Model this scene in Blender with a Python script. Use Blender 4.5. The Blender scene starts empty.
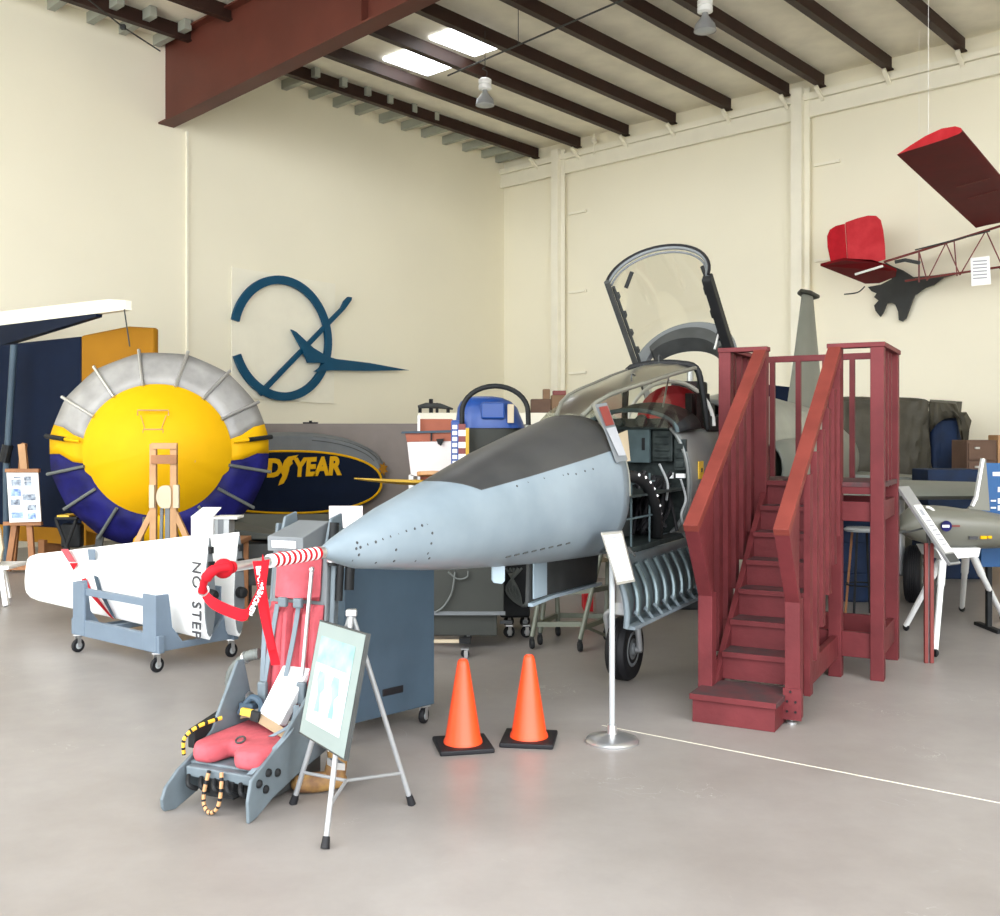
import bpy, bmesh, math, random
from mathutils import Vector, Matrix, noise
random.seed(7)
R = math.radians
F = 1030.0; HY = 435.0; EYE = 1.75
col = bpy.context.scene.collection
# ---------------------------------------------------------------- measuring helpers (turn measurements of the photo into places)
def P(px, py, Y): return Vector(((px-500)/F*Y, Y, EYE-(py-HY)/F*Y))
def G(px, py):
    Y = EYE*F/(py-HY); return Vector(((px-500)/F*Y, Y, 0))
def V(*a): return Vector(a)
# ---------------------------------------------------------------- materials
MATS = {}
def mat(name, rgb, rough=0.6, metal=0.0, var=0.06, scale=3.0, bump=0.0, bscale=30.0, spec=0.5, rgb2=None, lo=0.35, hi=0.65, coat=0.0):
    m = bpy.data.materials.new(name); m.use_nodes = True
    nt = m.node_tree; b = nt.nodes['Principled BSDF']
    b.inputs['Roughness'].default_value = rough; b.inputs['Metallic'].default_value = metal
    b.inputs['Specular IOR Level'].default_value = spec
    b.inputs['Coat Weight'].default_value = coat
    tc = nt.nodes.new('ShaderNodeTexCoord')
    n = nt.nodes.new('ShaderNodeTexNoise'); n.inputs['Scale'].default_value = scale; n.inputs['Detail'].default_value = 4
    nt.links.new(tc.outputs['Object'], n.inputs['Vector'])
    cr = nt.nodes.new('ShaderNodeValToRGB'); cr.color_ramp.elements[0].position = lo; cr.color_ramp.elements[1].position = hi
    if rgb2 is None:
        c0 = [max(0, c*(1-var)) for c in rgb]; c1 = [min(1, c*(1+var)) for c in rgb]
    else: c0, c1 = rgb, rgb2
    cr.color_ramp.elements[0].color = (*c0, 1); cr.color_ramp.elements[1].color = (*c1, 1)
    nt.links.new(n.outputs['Fac'], cr.inputs['Fac']); nt.links.new(cr.outputs['Color'], b.inputs['Base Color'])
    if bump > 0:
        n2 = nt.nodes.new('ShaderNodeTexNoise'); n2.inputs['Scale'].default_value = bscale
        nt.links.new(tc.outputs['Object'], n2.inputs['Vector'])
        bp = nt.nodes.new('ShaderNodeBump'); bp.inputs['Strength'].default_value = bump; bp.inputs['Distance'].default_value = 0.02
        nt.links.new(n2.outputs['Fac'], bp.inputs['Height']); nt.links.new(bp.outputs['Normal'], b.inputs['Normal'])
    MATS[name] = m; return m
def srgb(r, g, b):
    f = lambda c: (c/255/12.92) if c/255 <= .04045 else ((c/255+.055)/1.055)**2.4
    return (f(r), f(g), f(b))
M = {}
M['cream'] = mat('cream painted concrete', (.84,.795,.64), .75, var=.02, scale=.4, bump=.05, bscale=8)
M['cream_trim'] = mat('cream painted steel', (.85,.815,.68), .5, var=.02)
M['ceil'] = mat('ceiling insulation', (.86,.82,.70), .7, var=.06, scale=2.0, bump=.6, bscale=3)
M['deck'] = mat('grey roof deck rib', (.36,.38,.33), .6, var=.06)
M['purlin'] = mat('dark brown purlin paint', (.032,.014,.010), .5, var=.12, spec=.25)
M['girder'] = mat('red oxide girder paint', (.10,.028,.019), .5, var=.10, scale=1.2, spec=.25)
M['skyl'] = None
M['taupe'] = mat('taupe partition', (.23,.20,.185), .8, var=.05)
M['red_stair'] = mat('barn red stair paint', (0.1221,0.0222,0.0252), .55, var=.14, scale=4, bump=.15, bscale=20, spec=.18)
M['red_tread'] = mat('worn stair tread', (0.0960,0.0240,0.0272), .7, rgb2=(0.0440,0.0280,0.0296), scale=9)
M['red_top'] = mat('orange red rail paint', (0.1640,0.0336,0.0256), .55, var=.14, scale=4, spec=.18)
M['grey_blue'] = mat('blue grey aircraft paint', (.33,.42,.48), .35, var=.05, scale=2.5)
M['steel_blue'] = mat('slate blue cart paint', (.050,.080,.110), .5, var=.12, scale=3, spec=.25)
M['dolly'] = mat('blue grey dolly paint', (0.1425,0.1875,0.2400), .5, var=.07, spec=.3)
M['grey'] = mat('mid grey paint', (0.1445,0.1573,0.1658), .5, var=.08, spec=.3)
M['seat_grey'] = mat('seat frame grey', (0.1152,0.1440,0.1620), .5, var=.10, scale=8, spec=.35)
M['seat_light'] = mat('light grey enamel', (0.3750,0.3975,0.4050), .4, var=.05)
M['dkgrey'] = mat('dark grey paint', (.05,.053,.052), .6, var=.15, scale=6, spec=.25)
M['cab_grey'] = mat('olive grey cabinet', (0.0413,0.0440,0.0385), .6, var=.06, spec=.25)
M['black'] = mat('black rubber', (.009,.009,.011), .6, var=.2, spec=.3)
M['matt_black'] = mat('matt black metal', (.012,.013,.014), .6, var=.2, scale=10, spec=.25)
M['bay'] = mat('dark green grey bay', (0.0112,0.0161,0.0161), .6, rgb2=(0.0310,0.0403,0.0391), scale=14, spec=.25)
M['bay_lt'] = mat('green grey equipment', (0.0680,0.0960,0.1040), .6, var=.15, scale=8, spec=.2)
M['zinc'] = mat('door inner metal', (0.0825,0.1100,0.1183), .3, metal=.55, var=.25, scale=5)
M['silver'] = mat('bright metal', (.62,.63,.64), .28, metal=.85, var=.05)
M['alu'] = mat('aluminium tube', (0.3200,0.3280,0.3360), .4, metal=.35, var=.04)
M['white'] = mat('gloss white paint', (.86,.87,.87), .3, var=.015)
M['offwhite'] = mat('off white board', (.80,.79,.76), .6, var=.02)
M['pink_white'] = mat('pinkish white board', (.82,.74,.73), .6, var=.02)
M['orange'] = mat('cone orange', (.80,.070,.012), .42, var=.06)
M['red'] = mat('bright red fabric', (.40,.008,.016), .7, var=.1, scale=8, spec=.15)
M['cushion'] = mat('faded red cushion', (0.4250,0.0723,0.0892), .9, var=.16, scale=9, bump=.25, bscale=25)
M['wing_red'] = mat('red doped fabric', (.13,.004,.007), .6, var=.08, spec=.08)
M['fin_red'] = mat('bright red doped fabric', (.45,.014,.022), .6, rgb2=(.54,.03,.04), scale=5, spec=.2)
M['maroon'] = mat('maroon tube', (.17,.025,.02), .5, var=.1)
M['yellow'] = mat('yellow nylon', (0.6864,0.3784,0.0000), .65, var=.03, spec=.2)
M['ochre'] = mat('ochre fabric', (0.2856,0.1258,0.0041), .7, var=.04, spec=.2)
M['navy'] = mat('navy fabric', (.003,.008,.024), .7, var=.1, spec=.12)
M['blue_fab'] = mat('royal blue fabric', (.008,.008,.095), .6, var=.4, scale=3, bump=.5, bscale=5, spec=.2)
M['silver_fab'] = mat('silver fabric', (.30,.295,.285), .4, var=.14, scale=4, bump=.6, bscale=5)
M['teal'] = mat('teal blue logo', (.004,.066,.135), .5, var=.05, spec=.25)
M['wood'] = mat('pine wood', (0.4480,0.2480,0.1120), .6, var=.12, scale=5)
M['wood_dk'] = mat('brown wood', (.30,.13,.05), .6, var=.15, scale=5)
M['wood_lt'] = mat('pale wood', (0.5040,0.4200,0.2940), .6, var=.05)
M['terra'] = mat('terracotta panel', (.33,.085,.04), .6, var=.08)
M['card'] = mat('cardboard', (0.2125,0.1275,0.0723), .8, var=.1)
M['card_dk'] = mat('dark cardboard', (.13,.075,.05), .8, var=.12)
M['blue_pl'] = mat('bright blue plastic', (.008,.055,.26), .4, var=.08)
M['tarp'] = mat('grey olive tarp', (.065,.060,.046), .5, var=.2, scale=3, bump=.8, bscale=6, spec=.15)
M['sign_blue'] = mat('sign blue', (0.0064,0.0800,0.2400), .5, var=.03)
M['tarp_blue'] = mat('deep blue cloth', (0.0021,0.0140,0.0490), .8, var=.25, scale=4)
M['olive'] = mat('drone grey green', (0.1600,0.1600,0.1320), .4, var=.05)
M['jet_rear'] = mat('grey green aircraft paint', (0.1700,0.1827,0.1615), .5, var=.07, scale=2)
M['tan_metal'] = mat('pale green tube', (0.1364,0.1488,0.1116), .5, var=.1)
M['brown'] = mat('brown leather', (.13,.06,.025), .7, rgb2=(.30,.17,.05), scale=14)
M['hose'] = mat('grey green hose', (0.1120,0.1240,0.1160), .6, var=.1)
M['strap_grey'] = mat('grey blue webbing', (.15,.185,.21), .8, var=.08, spec=.2)
M['strap_tan'] = mat('tan webbing', (.28,.20,.12), .8, var=.08)
M['silh'] = mat('dark grey cut-out', (.04,.042,.040), .6, var=.12, spec=.2)
M['paper'] = mat('printed paper', (.83,.83,.80), .7, rgb2=(.70,.71,.70), scale=40, lo=.45, hi=.6)
M['ink'] = mat('grey printing ink', (.30,.31,.33), .8, var=.1)
M['black_ink'] = mat('black printing ink', (.04,.04,.045), .7, var=.1)
M['aqua'] = mat('pale aqua print', (.17,.33,.30), .6, rgb2=(.30,.42,.40), scale=10)
M['poster'] = mat('pale poster paper', (.50,.56,.55), .6, var=.03)
M['board_grey'] = mat('pale grey green board', (.22,.27,.26), .4, var=.03)
M['lbl_yel'] = mat('yellow marking', (.72,.45,.04), .6, var=.1)
M['photo_dk'] = mat('dark photo print', (.03,.05,.09), .4, rgb2=(.35,.42,.5), scale=22)
M['photo_bl'] = mat('blue photo print', (.04,.12,.36), .4, rgb2=(.4,.55,.75), scale=16)
M['green'] = mat('green metal', (.10,.32,.14), .5)
def glass(name, tint, a, fk=1.0, rg=.06):
    m = bpy.data.materials.new(name); m.use_nodes = True; nt = m.node_tree
    out = nt.nodes['Material Output']; nt.nodes.remove(nt.nodes['Principled BSDF'])
    t = nt.nodes.new('ShaderNodeBsdfTransparent'); t.inputs[0].default_value = (*tint, 1)
    g = nt.nodes.new('ShaderNodeBsdfGlossy'); g.inputs['Roughness'].default_value = rg; g.inputs[0].default_value = (.9,.9,.85,1)
    fr = nt.nodes.new('ShaderNodeFresnel'); fr.inputs[0].default_value = 1.45
    ad = nt.nodes.new('ShaderNodeMath'); ad.operation = 'ADD'; ad.inputs[1].default_value = a; ad.use_clamp = True
    mk = nt.nodes.new('ShaderNodeMath'); mk.operation = 'MULTIPLY'; mk.inputs[1].default_value = fk; nt.links.new(fr.outputs[0], mk.inputs[0]); nt.links.new(mk.outputs[0], ad.inputs[0])
    mx = nt.nodes.new('ShaderNodeMixShader'); nt.links.new(ad.outputs[0], mx.inputs[0])
    nt.links.new(t.outputs[0], mx.inputs[1]); nt.links.new(g.outputs[0], mx.inputs[2]); nt.links.new(mx.outputs[0], out.inputs[0])
    return m
M['glass'] = glass('clear acrylic', (.955,.945,.90), .03, .12)
M['glass_top'] = glass('coated windscreen centre panel', (.35,.35,.33), .35, 1.0, .28)
M['glass_ws'] = glass('windscreen glass', (.72,.74,.70), .03, .35)
def emis(name, c, s):
    m = bpy.data.materials.new(name); m.use_nodes = True; nt = m.node_tree
    b = nt.nodes['Principled BSDF']; b.inputs['Emission Color'].default_value = (*c, 1); b.inputs['Emission Strength'].default_value = s
    b.inputs['Base Color'].default_value = (*c, 1); return m
# ---------------------------------------------------------------- mesh builder
class MB:
    def __init__(s): s.v = []; s.f = []; s.mi = []
    def add(s, vs, fs, mi=0):
        o = len(s.v); s.v += [Vector(p) for p in vs]; s.f += [tuple(i+o for i in f) for f in fs]; s.mi += [mi]*len(fs); return s
    def hexa(s, p, mi=0):   # 8 points: bottom loop, top loop
        return s.add(p, [(3,2,1,0),(4,5,6,7),(0,1,5,4),(1,2,6,5),(2,3,7,6),(3,0,4,7)], mi)
    def box(s, x0, x1, y0, y1, z0, z1, mi=0):
        return s.hexa([(x0,y0,z0),(x1,y0,z0),(x1,y1,z0),(x0,y1,z0),(x0,y0,z1),(x1,y0,z1),(x1,y1,z1),(x0,y1,z1)], mi)
    def obox(s, c, ax, ay, az, sx, sy, sz, mi=0):   # centre, unit axes, full sizes
        c = Vector(c); ax = Vector(ax).normalized()*sx/2; ay = Vector(ay).normalized()*sy/2; az = Vector(az).normalized()*sz/2
        return s.hexa([c-ax-ay-az, c+ax-ay-az, c+ax+ay-az, c-ax+ay-az, c-ax-ay+az, c+ax-ay+az, c+ax+ay+az, c-ax+ay+az], mi)
    def beam(s, p, q, w, h, up=(0,0,1), mi=0):
        p = Vector(p); q = Vector(q); d = q-p; L = d.length; d.normalize()
        side = d.cross(Vector(up)).normalized(); u = side.cross(d).normalized()
        return s.obox((p+q)/2, d, side, u, L, w, h, mi)
    def tube(s, pts, r, n=10, closed=False, mi=0, flat=1.0):
        pts = [Vector(p) for p in pts]; N = len(pts)
        rs = r if isinstance(r, (list, tuple)) else [r]*N
        rings = []; prev = None
        for i, p in enumerate(pts):
            if closed: d = pts[(i+1)%N]-pts[i-1]
            else: d = pts[min(i+1, N-1)]-pts[max(i-1, 0)]
            d = d.normalized() if d.length > 1e-9 else Vector((0,0,1))
            if prev is None:
                a = Vector((0,0,1)) if abs(d.z) < .9 else Vector((1,0,0))
                u = d.cross(a).normalized()
            else:
                u = prev - d*prev.dot(d); u.normalize()
            prev = u; w = d.cross(u)
            rings.append([p+(u*math.cos(2*math.pi*k/n)+w*math.sin(2*math.pi*k/n)*flat)*rs[i] for k in range(n)])
        vs = [q for rg in rings for q in rg]; fs = []
        for i in range(N if closed else N-1):
            j = (i+1) % N
            for k in range(n): fs.append((i*n+k, i*n+(k+1)%n, j*n+(k+1)%n, j*n+k))
        if not closed: fs.append(tuple(range(n))[::-1]); fs.append(tuple((N-1)*n+k for k in range(n)))
        return s.add(vs, fs, mi)
    def lathe(s, prof, c=(0,0,0), axis=(0,0,1), n=24, mi=0, caps=True):
        c = Vector(c); ax = Vector(axis).normalized(); a = Vector((1,0,0)) if abs(ax.x) < .9 else Vector((0,1,0))
        u = ax.cross(a).normalized(); w = ax.cross(u)
        vs = []; fs = []
        for r_, z in prof:
            for k in range(n):
                t = 2*math.pi*k/n; vs.append(c+ax*z+(u*math.cos(t)+w*math.sin(t))*max(r_, 1e-4))
        for i in range(len(prof)-1):
            for k in range(n): fs.append((i*n+k, i*n+(k+1)%n, (i+1)*n+(k+1)%n, (i+1)*n+k))
        if caps: fs.append(tuple(range(n))[::-1]); fs.append(tuple((len(prof)-1)*n+k for k in range(n)))
        return s.add(vs, fs, mi)
    def prism(s, pts, vec, mi=0):
        pts = [Vector(p) for p in pts]; vec = Vector(vec); n = len(pts)
        fs = [tuple(range(n))[::-1], tuple(range(n, 2*n))]+[(i, (i+1)%n, n+(i+1)%n, n+i) for i in range(n)]
        return s.add(pts+[p+vec for p in pts], fs, mi)
    def loft(s, rings, mi=0, caps=True, closed=True):
        n = len(rings[0]); vs = [q for r_ in rings for q in r_]; fs = []
        for i in range(len(rings)-1):
            for k in range(n if closed else n-1): fs.append((i*n+k, i*n+(k+1)%n, (i+1)*n+(k+1)%n, (i+1)*n+k))
        if caps: fs.append(tuple(range(n))[::-1]); fs.append(tuple((len(rings)-1)*n+k for k in range(n)))
        return s.add(vs, fs, mi)
    def ball(s, c, r, n=16, sc=(1,1,1), mi=0):
        prof = [(math.sin(math.pi*i/10)*r, -math.cos(math.pi*i/10)*r) for i in range(11)]
        o = len(s.v); s.lathe(prof, (0,0,0), (0,0,1), n, mi, caps=False)
        for i in range(o, len(s.v)): s.v[i] = Vector((s.v[i].x*sc[0]+c[0], s.v[i].y*sc[1]+c[1], s.v[i].z*sc[2]+c[2]))
        return s
    def strip(s, pts, width, thick, mi=0):  # ribbon: pts with per-point side vectors
        rings = []
        for i, p in enumerate(pts):
            p = Vector(p); d = (Vector(pts[min(i+1, len(pts)-1)])-Vector(pts[max(i-1, 0)])).normalized()
            side = width[i] if isinstance(width, list) else Vector(width)
            side = Vector(side); nn = d.cross(side).normalized()*thick/2; h = side/2
            rings.append([p-h-nn, p+h-nn, p+h+nn, p-h+nn])
        return s.loft(rings, mi)
    def build_each(s, name, m, parent=None, **k):
        par = list(range(len(s.v)))
        key = {}
        for i, p in enumerate(s.v):
            q = (round(p.x,5), round(p.y,5), round(p.z,5)); par[i] = key.setdefault(q, i)
        def fd(i):
            while par[i] != i: par[i] = par[par[i]]; i = par[i]
            return i
        for f in s.f:
            for j in f[1:]: par[fd(j)] = fd(f[0])
        gr = {}
        for f, mi in zip(s.f, s.mi): gr.setdefault(fd(f[0]), []).append((f, mi))
        out = []
        for fs in gr.values():
            used = sorted({i for f, _ in fs for i in f}); ix = {i: n for n, i in enumerate(used)}
            mb = MB(); mb.v = [s.v[i] for i in used]; mb.f = [tuple(ix[i] for i in f) for f, _ in fs]; mb.mi = [mi for _, mi in fs]
            out.append(mb.build(name, m, parent, **k))
        return out
    def build(s, name, m, parent=None, world=False, smooth=False, bevel=0, label=None, solid=0, sub=0, off=-1):
        me = bpy.data.meshes.new(name); vs = s.v
        if world and parent is not None:
            inv = wmat(parent).inverted(); vs = [inv @ q for q in s.v]
        me.from_pydata([tuple(q) for q in vs], [], s.f)
        ms = m if isinstance(m, list) else [m]
        for k in ms: me.materials.append(k)
        for i, p in enumerate(me.polygons): p.material_index = s.mi[i]
        bm = bmesh.new(); bm.from_mesh(me); bmesh.ops.remove_doubles(bm, verts=bm.verts, dist=1e-5)
        bmesh.ops.recalc_face_normals(bm, faces=bm.faces); bm.to_mesh(me); bm.free()
        if smooth:
            for p in me.polygons: p.use_smooth = True
            try: me.set_sharp_from_angle(angle=R(38))
            except Exception: pass
        o = bpy.data.objects.new(name, me); col.objects.link(o)
        if parent is not None: o.parent = parent
        if solid:
            md = o.modifiers.new('s', 'SOLIDIFY'); md.thickness = solid; md.offset = off
            if len(ms) > 1 and ms[-1] is M.get('_inner'): md.material_offset = 1
        if bevel:
            md = o.modifiers.new('b', 'BEVEL'); md.width = bevel; md.segments = 2; md.limit_method = 'ANGLE'; md.angle_limit = R(35)
        if sub:
            md = o.modifiers.new('u', 'SUBSURF'); md.levels = sub; md.render_levels = sub
        if label: o['label'] = label
        return o
def wmat(o):
    m = o.matrix_basis.copy()
    while o.parent is not None: o = o.parent; m = o.matrix_basis @ m
    return m
def thing(name, label, cat, loc=(0,0,0), rotz=0.0, group=None):
    o = bpy.data.objects.new(name, None); col.objects.link(o); o.empty_display_size = .1
    o.location = loc; o.rotation_euler = (0,0,rotz); o['label'] = label; o['category'] = cat
    if group: o['group'] = group
    return o
def tag(o, label, cat, group=None):
    o['label'] = label; o['category'] = cat
    if group: o['group'] = group
    return o
def recenter(o, loc):   # gives a mesh object an origin of its own
    loc = Vector(loc); o.data.transform(Matrix.Translation(-loc)); o.location = loc; return o
_tn = [0]
def trim(mb, m, bevel=0, smooth=False):
    _tn[0] += 1; o = mb.build('trim_%d' % _tn[0], m, bevel=bevel, smooth=smooth); o['kind'] = 'structure'; return o
def struct(name, mb, m, **k):
    o = mb.build(name, m, **k); o['kind'] = 'structure'; return o
def text_mesh(txt, size, depth, origin, xdir, updir, bold=0.0, shear=0.0, spacing=1.0, squash=1.0, align='CENTER'):
    cu = bpy.data.curves.new('t', 'FONT'); cu.body = txt; cu.size = size; cu.extrude = depth/2; cu.offset = bold; cu.shear = shear
    cu.space_character = spacing; cu.align_x = align; cu.align_y = 'CENTER'; cu.resolution_u = 3
    ob = bpy.data.objects.new('t', cu); col.objects.link(ob)
    dg = bpy.context.evaluated_depsgraph_get(); dg.update()
    me = bpy.data.meshes.new_from_object(ob.evaluated_get(dg))
    x = Vector(xdir).normalized(); u = Vector(updir); u = (u-x*u.dot(x)).normalized(); n = x.cross(u)
    mb = MB(); vs = [Vector(origin)+x*v.co.x*squash+u*v.co.y+n*v.co.z for v in me.vertices]
    mb.add(vs, [tuple(p.vertices) for p in me.polygons])
    bpy.data.objects.remove(ob); bpy.data.curves.remove(cu); bpy.data.meshes.remove(me)
    return mb
def dup(root, loc=None, rotz=None, label=None, group=None):
    r_ = root.copy(); col.objects.link(r_)
    if loc is not None: r_.location = loc
    if rotz is not None: r_.rotation_euler = (0,0,rotz)
    if label: r_['label'] = label
    if group: r_['group'] = group
    for ch in list(root.children):
        c = ch.copy(); col.objects.link(c); c.parent = r_
        for g in ch.children:
            d = g.copy(); col.objects.link(d); d.parent = c
    return r_
def arc(c, r, a0, a1, n, ux, uz):
    c = Vector(c); return [c+Vector(ux)*r*math.cos(a0+(a1-a0)*i/n)+Vector(uz)*r*math.sin(a0+(a1-a0)*i/n) for i in range(n+1)]
def bez(pts, n=8):   # Catmull-Rom through points
    pts = [Vector(p) for p in pts]; out = []
    for i in range(len(pts)-1):
        p0 = pts[max(i-1,0)]; p1 = pts[i]; p2 = pts[i+1]; p3 = pts[min(i+2,len(pts)-1)]
        for k in range(n):
            t = k/n
            out.append(.5*((2*p1)+(p2-p0)*t+(2*p0-5*p1+4*p2-p3)*t*t+(3*p1-p0-3*p2+p3)*t**3))
    out.append(pts[-1]); return out

# ================================================================ THE HANGAR
d1 = Vector((.649,.760,0)).normalized()         # along the left wall, away from the camera
d2 = Vector((.721,-.693,0)).normalized()        # along the back wall, to the right
UP = Vector((0,0,1))
WL = Vector((-7.24,16.2,0)); CORNER = Vector((.1,24.8,0)); CH = 8.42
nl = Vector((d1.y,-d1.x,0))                     # left wall normal, into the room
nb = Vector((-d2.y*-1, -d2.x*1, 0)); nb = Vector((d2.y, -d2.x, 0)).normalized()
if nb.y > 0: nb = -nb
def onplane(px, py, p0, n, off=0.0):
    d = Vector(((px-500)/F, 1, -(py-HY)/F)); o = Vector((0,0,EYE)); p0 = p0+n*off
    t = (p0-o).dot(n)/d.dot(n); return o+d*t
def WLp(px, py, off=0.0): return onplane(px, py, WL, nl, off)
def WBp(px, py, off=0.0): return onplane(px, py, CORNER, nb, off)

# floor
fm = bpy.data.materials.new('polished concrete floor'); fm.use_nodes = True; nt = fm.node_tree; b = nt.nodes['Principled BSDF']; b.inputs['Specular IOR Level'].default_value = .3
tc = nt.nodes.new('ShaderNodeTexCoord')
n1 = nt.nodes.new('ShaderNodeTexNoise'); n1.inputs['Scale'].default_value = .45; n1.inputs['Detail'].default_value = 6; n1.inputs['Roughness'].default_value = .6
n2 = nt.nodes.new('ShaderNodeTexNoise'); n2.inputs['Scale'].default_value = 5; n2.inputs['Detail'].default_value = 8; n2.inputs['Roughness'].default_value = .7
cr = nt.nodes.new('ShaderNodeValToRGB'); cr.color_ramp.elements[0].position = .35; cr.color_ramp.elements[1].position = .68
cr.color_ramp.elements[0].color = (.235,.212,.195,1); cr.color_ramp.elements[1].color = (.335,.312,.295,1)
cr2 = nt.nodes.new('ShaderNodeValToRGB'); cr2.color_ramp.elements[0].position = .3; cr2.color_ramp.elements[1].position = .7
cr2.color_ramp.elements[0].color = (.90,.90,.90,1); cr2.color_ramp.elements[1].color = (1,1,1,1)
mu = nt.nodes.new('ShaderNodeMix'); mu.data_type = 'RGBA'; mu.blend_type = 'MULTIPLY'; mu.inputs[0].default_value = 1
for n_ in (n1, n2): nt.links.new(tc.outputs['Object'], n_.inputs['Vector'])
nt.links.new(n1.outputs['Fac'], cr.inputs['Fac']); nt.links.new(n2.outputs['Fac'], cr2.inputs['Fac'])
nt.links.new(cr.outputs[0], mu.inputs[6]); nt.links.new(cr2.outputs[0], mu.inputs[7])
# scattered white scratches with a shape of their own
w = nt.nodes.new('ShaderNodeTexNoise'); w.inputs['Scale'].default_value = 2.3; w.inputs['Detail'].default_value = 3; w.inputs['Distortion'].default_value = 2.5
nt.links.new(tc.outputs['Object'], w.inputs['Vector'])
crw = nt.nodes.new('ShaderNodeValToRGB'); e = crw.color_ramp.elements; e[0].position = .497; e[0].color = (0,0,0,1); e[1].position = .5; e[1].color = (1,1,1,1)
e3 = crw.color_ramp.elements.new(.503); e3.color = (0,0,0,1)
w2 = nt.nodes.new('ShaderNodeTexNoise'); w2.inputs['Scale'].default_value = 1.1; nt.links.new(tc.outputs['Object'], w2.inputs['Vector'])
crm = nt.nodes.new('ShaderNodeValToRGB'); crm.color_ramp.elements[0].position = .58; crm.color_ramp.elements[1].position = .66
nt.links.new(w.outputs['Fac'], crw.inputs['Fac']); nt.links.new(w2.outputs['Fac'], crm.inputs['Fac'])
mm = nt.nodes.new('ShaderNodeMath'); mm.operation = 'MULTIPLY'; nt.links.new(crw.outputs[0], mm.inputs[0]); nt.links.new(crm.outputs[0], mm.inputs[1])
m2 = nt.nodes.new('ShaderNodeMath'); m2.operation = 'MULTIPLY'; m2.inputs[1].default_value = .45; nt.links.new(mm.outputs[0], m2.inputs[0])
mx = nt.nodes.new('ShaderNodeMix'); mx.data_type = 'RGBA'; nt.links.new(m2.outputs[0], mx.inputs[0]); nt.links.new(mu.outputs[2], mx.inputs[6]); mx.inputs[7].default_value = (.75,.74,.72,1)
nt.links.new(mx.outputs[2], b.inputs['Base Color'])
rr = nt.nodes.new('ShaderNodeMapRange'); rr.inputs['To Min'].default_value = .30; rr.inputs['To Max'].default_value = .46
nt.links.new(n1.outputs['Fac'], rr.inputs['Value']); nt.links.new(rr.outputs[0], b.inputs['Roughness'])
struct('floor', MB().box(-30, 32, -1.2, 34, -.2, 0), fm)
M['apron'] = mat('bounce apron concrete', (.50,.49,.46), .85, var=.06, scale=.5)
struct('floor_apron', MB().box(-45, 45, -45, -1.2, -.22, -.02), M['apron'])  # unseen pale slab added to bounce sunlight up onto the ceiling
# walls
FL = WL - d1*21; BR_ = CORNER + d2*24
struct('wall_left', MB().prism([FL, CORNER+d1*.15, CORNER+d1*.15-nl*.3, FL-nl*.3], UP*(CH+.95)), M['cream'])
struct('wall_back', MB().prism([CORNER-d2*.3, BR_, BR_-nb*.3, CORNER-nb*.3-d2*.3], UP*(CH+.95)), M['cream'])
RF = BR_ - d1*12
struct('wall_right', MB().prism([BR_, RF, RF+d2*.3, BR_+d2*.3], UP*(CH+.95)), M['cream'])
# narrow step in the left wall (panel joint and offset near the girder)
jp = WLp(186, 300)
trim(MB().obox(Vector((jp.x, jp.y, 3.55))+nl*.03, d1, nl, UP, .035, .05, 7.1), M['cream_trim'])
# ceiling sheet and its ribs
PD = Vector((.922,1,-.029)); PDh = Vector((.922,1,0)).normalized()
def ceil_z(p): return CH+.0213*((Vector((p.x,p.y,0))-CORNER).dot(nb))
RC = [FL-nl*.5+d1*2, CORNER+d1*.5-nl*.5, BR_+nb*-.5, RF+d1*1.0]
struct('ceiling', MB().prism([Vector((p.x,p.y,ceil_z(p))) for p in RC], UP*.15), M['ceil'])
# purlins
def sb(px):
    r_ = (px-500)/F; return (24.8*r_-.1)/(.721+.693*r_)
ends = [541,583,631,678,733,791,826,893,966]
ss = [sb(p) for p in ends]; ss += [ss[-1]+1.26*k for k in range(1, 7)]
for s_ in ss:
    e0 = CORNER + d2*s_ + nb*.12; e1 = e0 - PDh*22
    z = CH-.14; zf = z+.0213*22
    mb = MB(); mb.beam(Vector((e0.x,e0.y,z)), Vector((e1.x,e1.y,zf)), .06, .23)
    mb.beam(Vector((e0.x,e0.y,z-.11)), Vector((e1.x,e1.y,zf-.11)), .13, .025)
    trim(mb, M['purlin'])
    # cream seat angle under the purlin at the wall
    trim(MB().beam(Vector((e0.x,e0.y,z-.16))+nb*.28, Vector((e0.x,e0.y,z-.42))-nb*.08, .07, .04), M['cream_trim'])
# ribs between the left wall and the first purlin
a0 = CORNER + d2*ss[0]
for px in (-35,8,51,90,122,156,257,284,311,335,357,381,403,423,444,464,483,497):
    q = WLp(px, 120); q.z = ceil_z(q)-.09
    q2 = q + d2*(ss[0]-.1)
    trim(MB().beam(q, q2, .12, .17), M['deck'])
# main girder, perpendicular to the left wall
g0 = WLp(166, 80); g0.z = 0; g0 = g0 - d2*.05
gdir = d2
mb = MB(); L = 17.0
def gp(q, z): p = g0+gdir*q; return Vector((p.x,p.y,z))
for (z0a, z0b, th) in ((7.13, 7.45, .26),):
    # web
    A = [gp(0,7.13), gp(L,7.70), gp(L,CH-.08), gp(0,CH+.12)]
    mb.prism([p-d1*.012 for p in A], d1*.024)
    mb.beam(gp(0,7.13), gp(L,7.70), .30, .03)
    mb.beam(gp(0,CH+.13), gp(L,CH-.07), .30, .03)
trim(mb, M['girder'])
trim(MB().obox(gp(.02, (7.13+CH)/2), d2, d1, UP, .04, .34, CH-7.13+.1), M['cream_trim'])
# stiffener plates on the girder
for q in (5.6,):
    trim(MB().obox(gp(q, 7.85), d2, d1, UP, .02, .26, 1.05), M['girder'])
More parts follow.
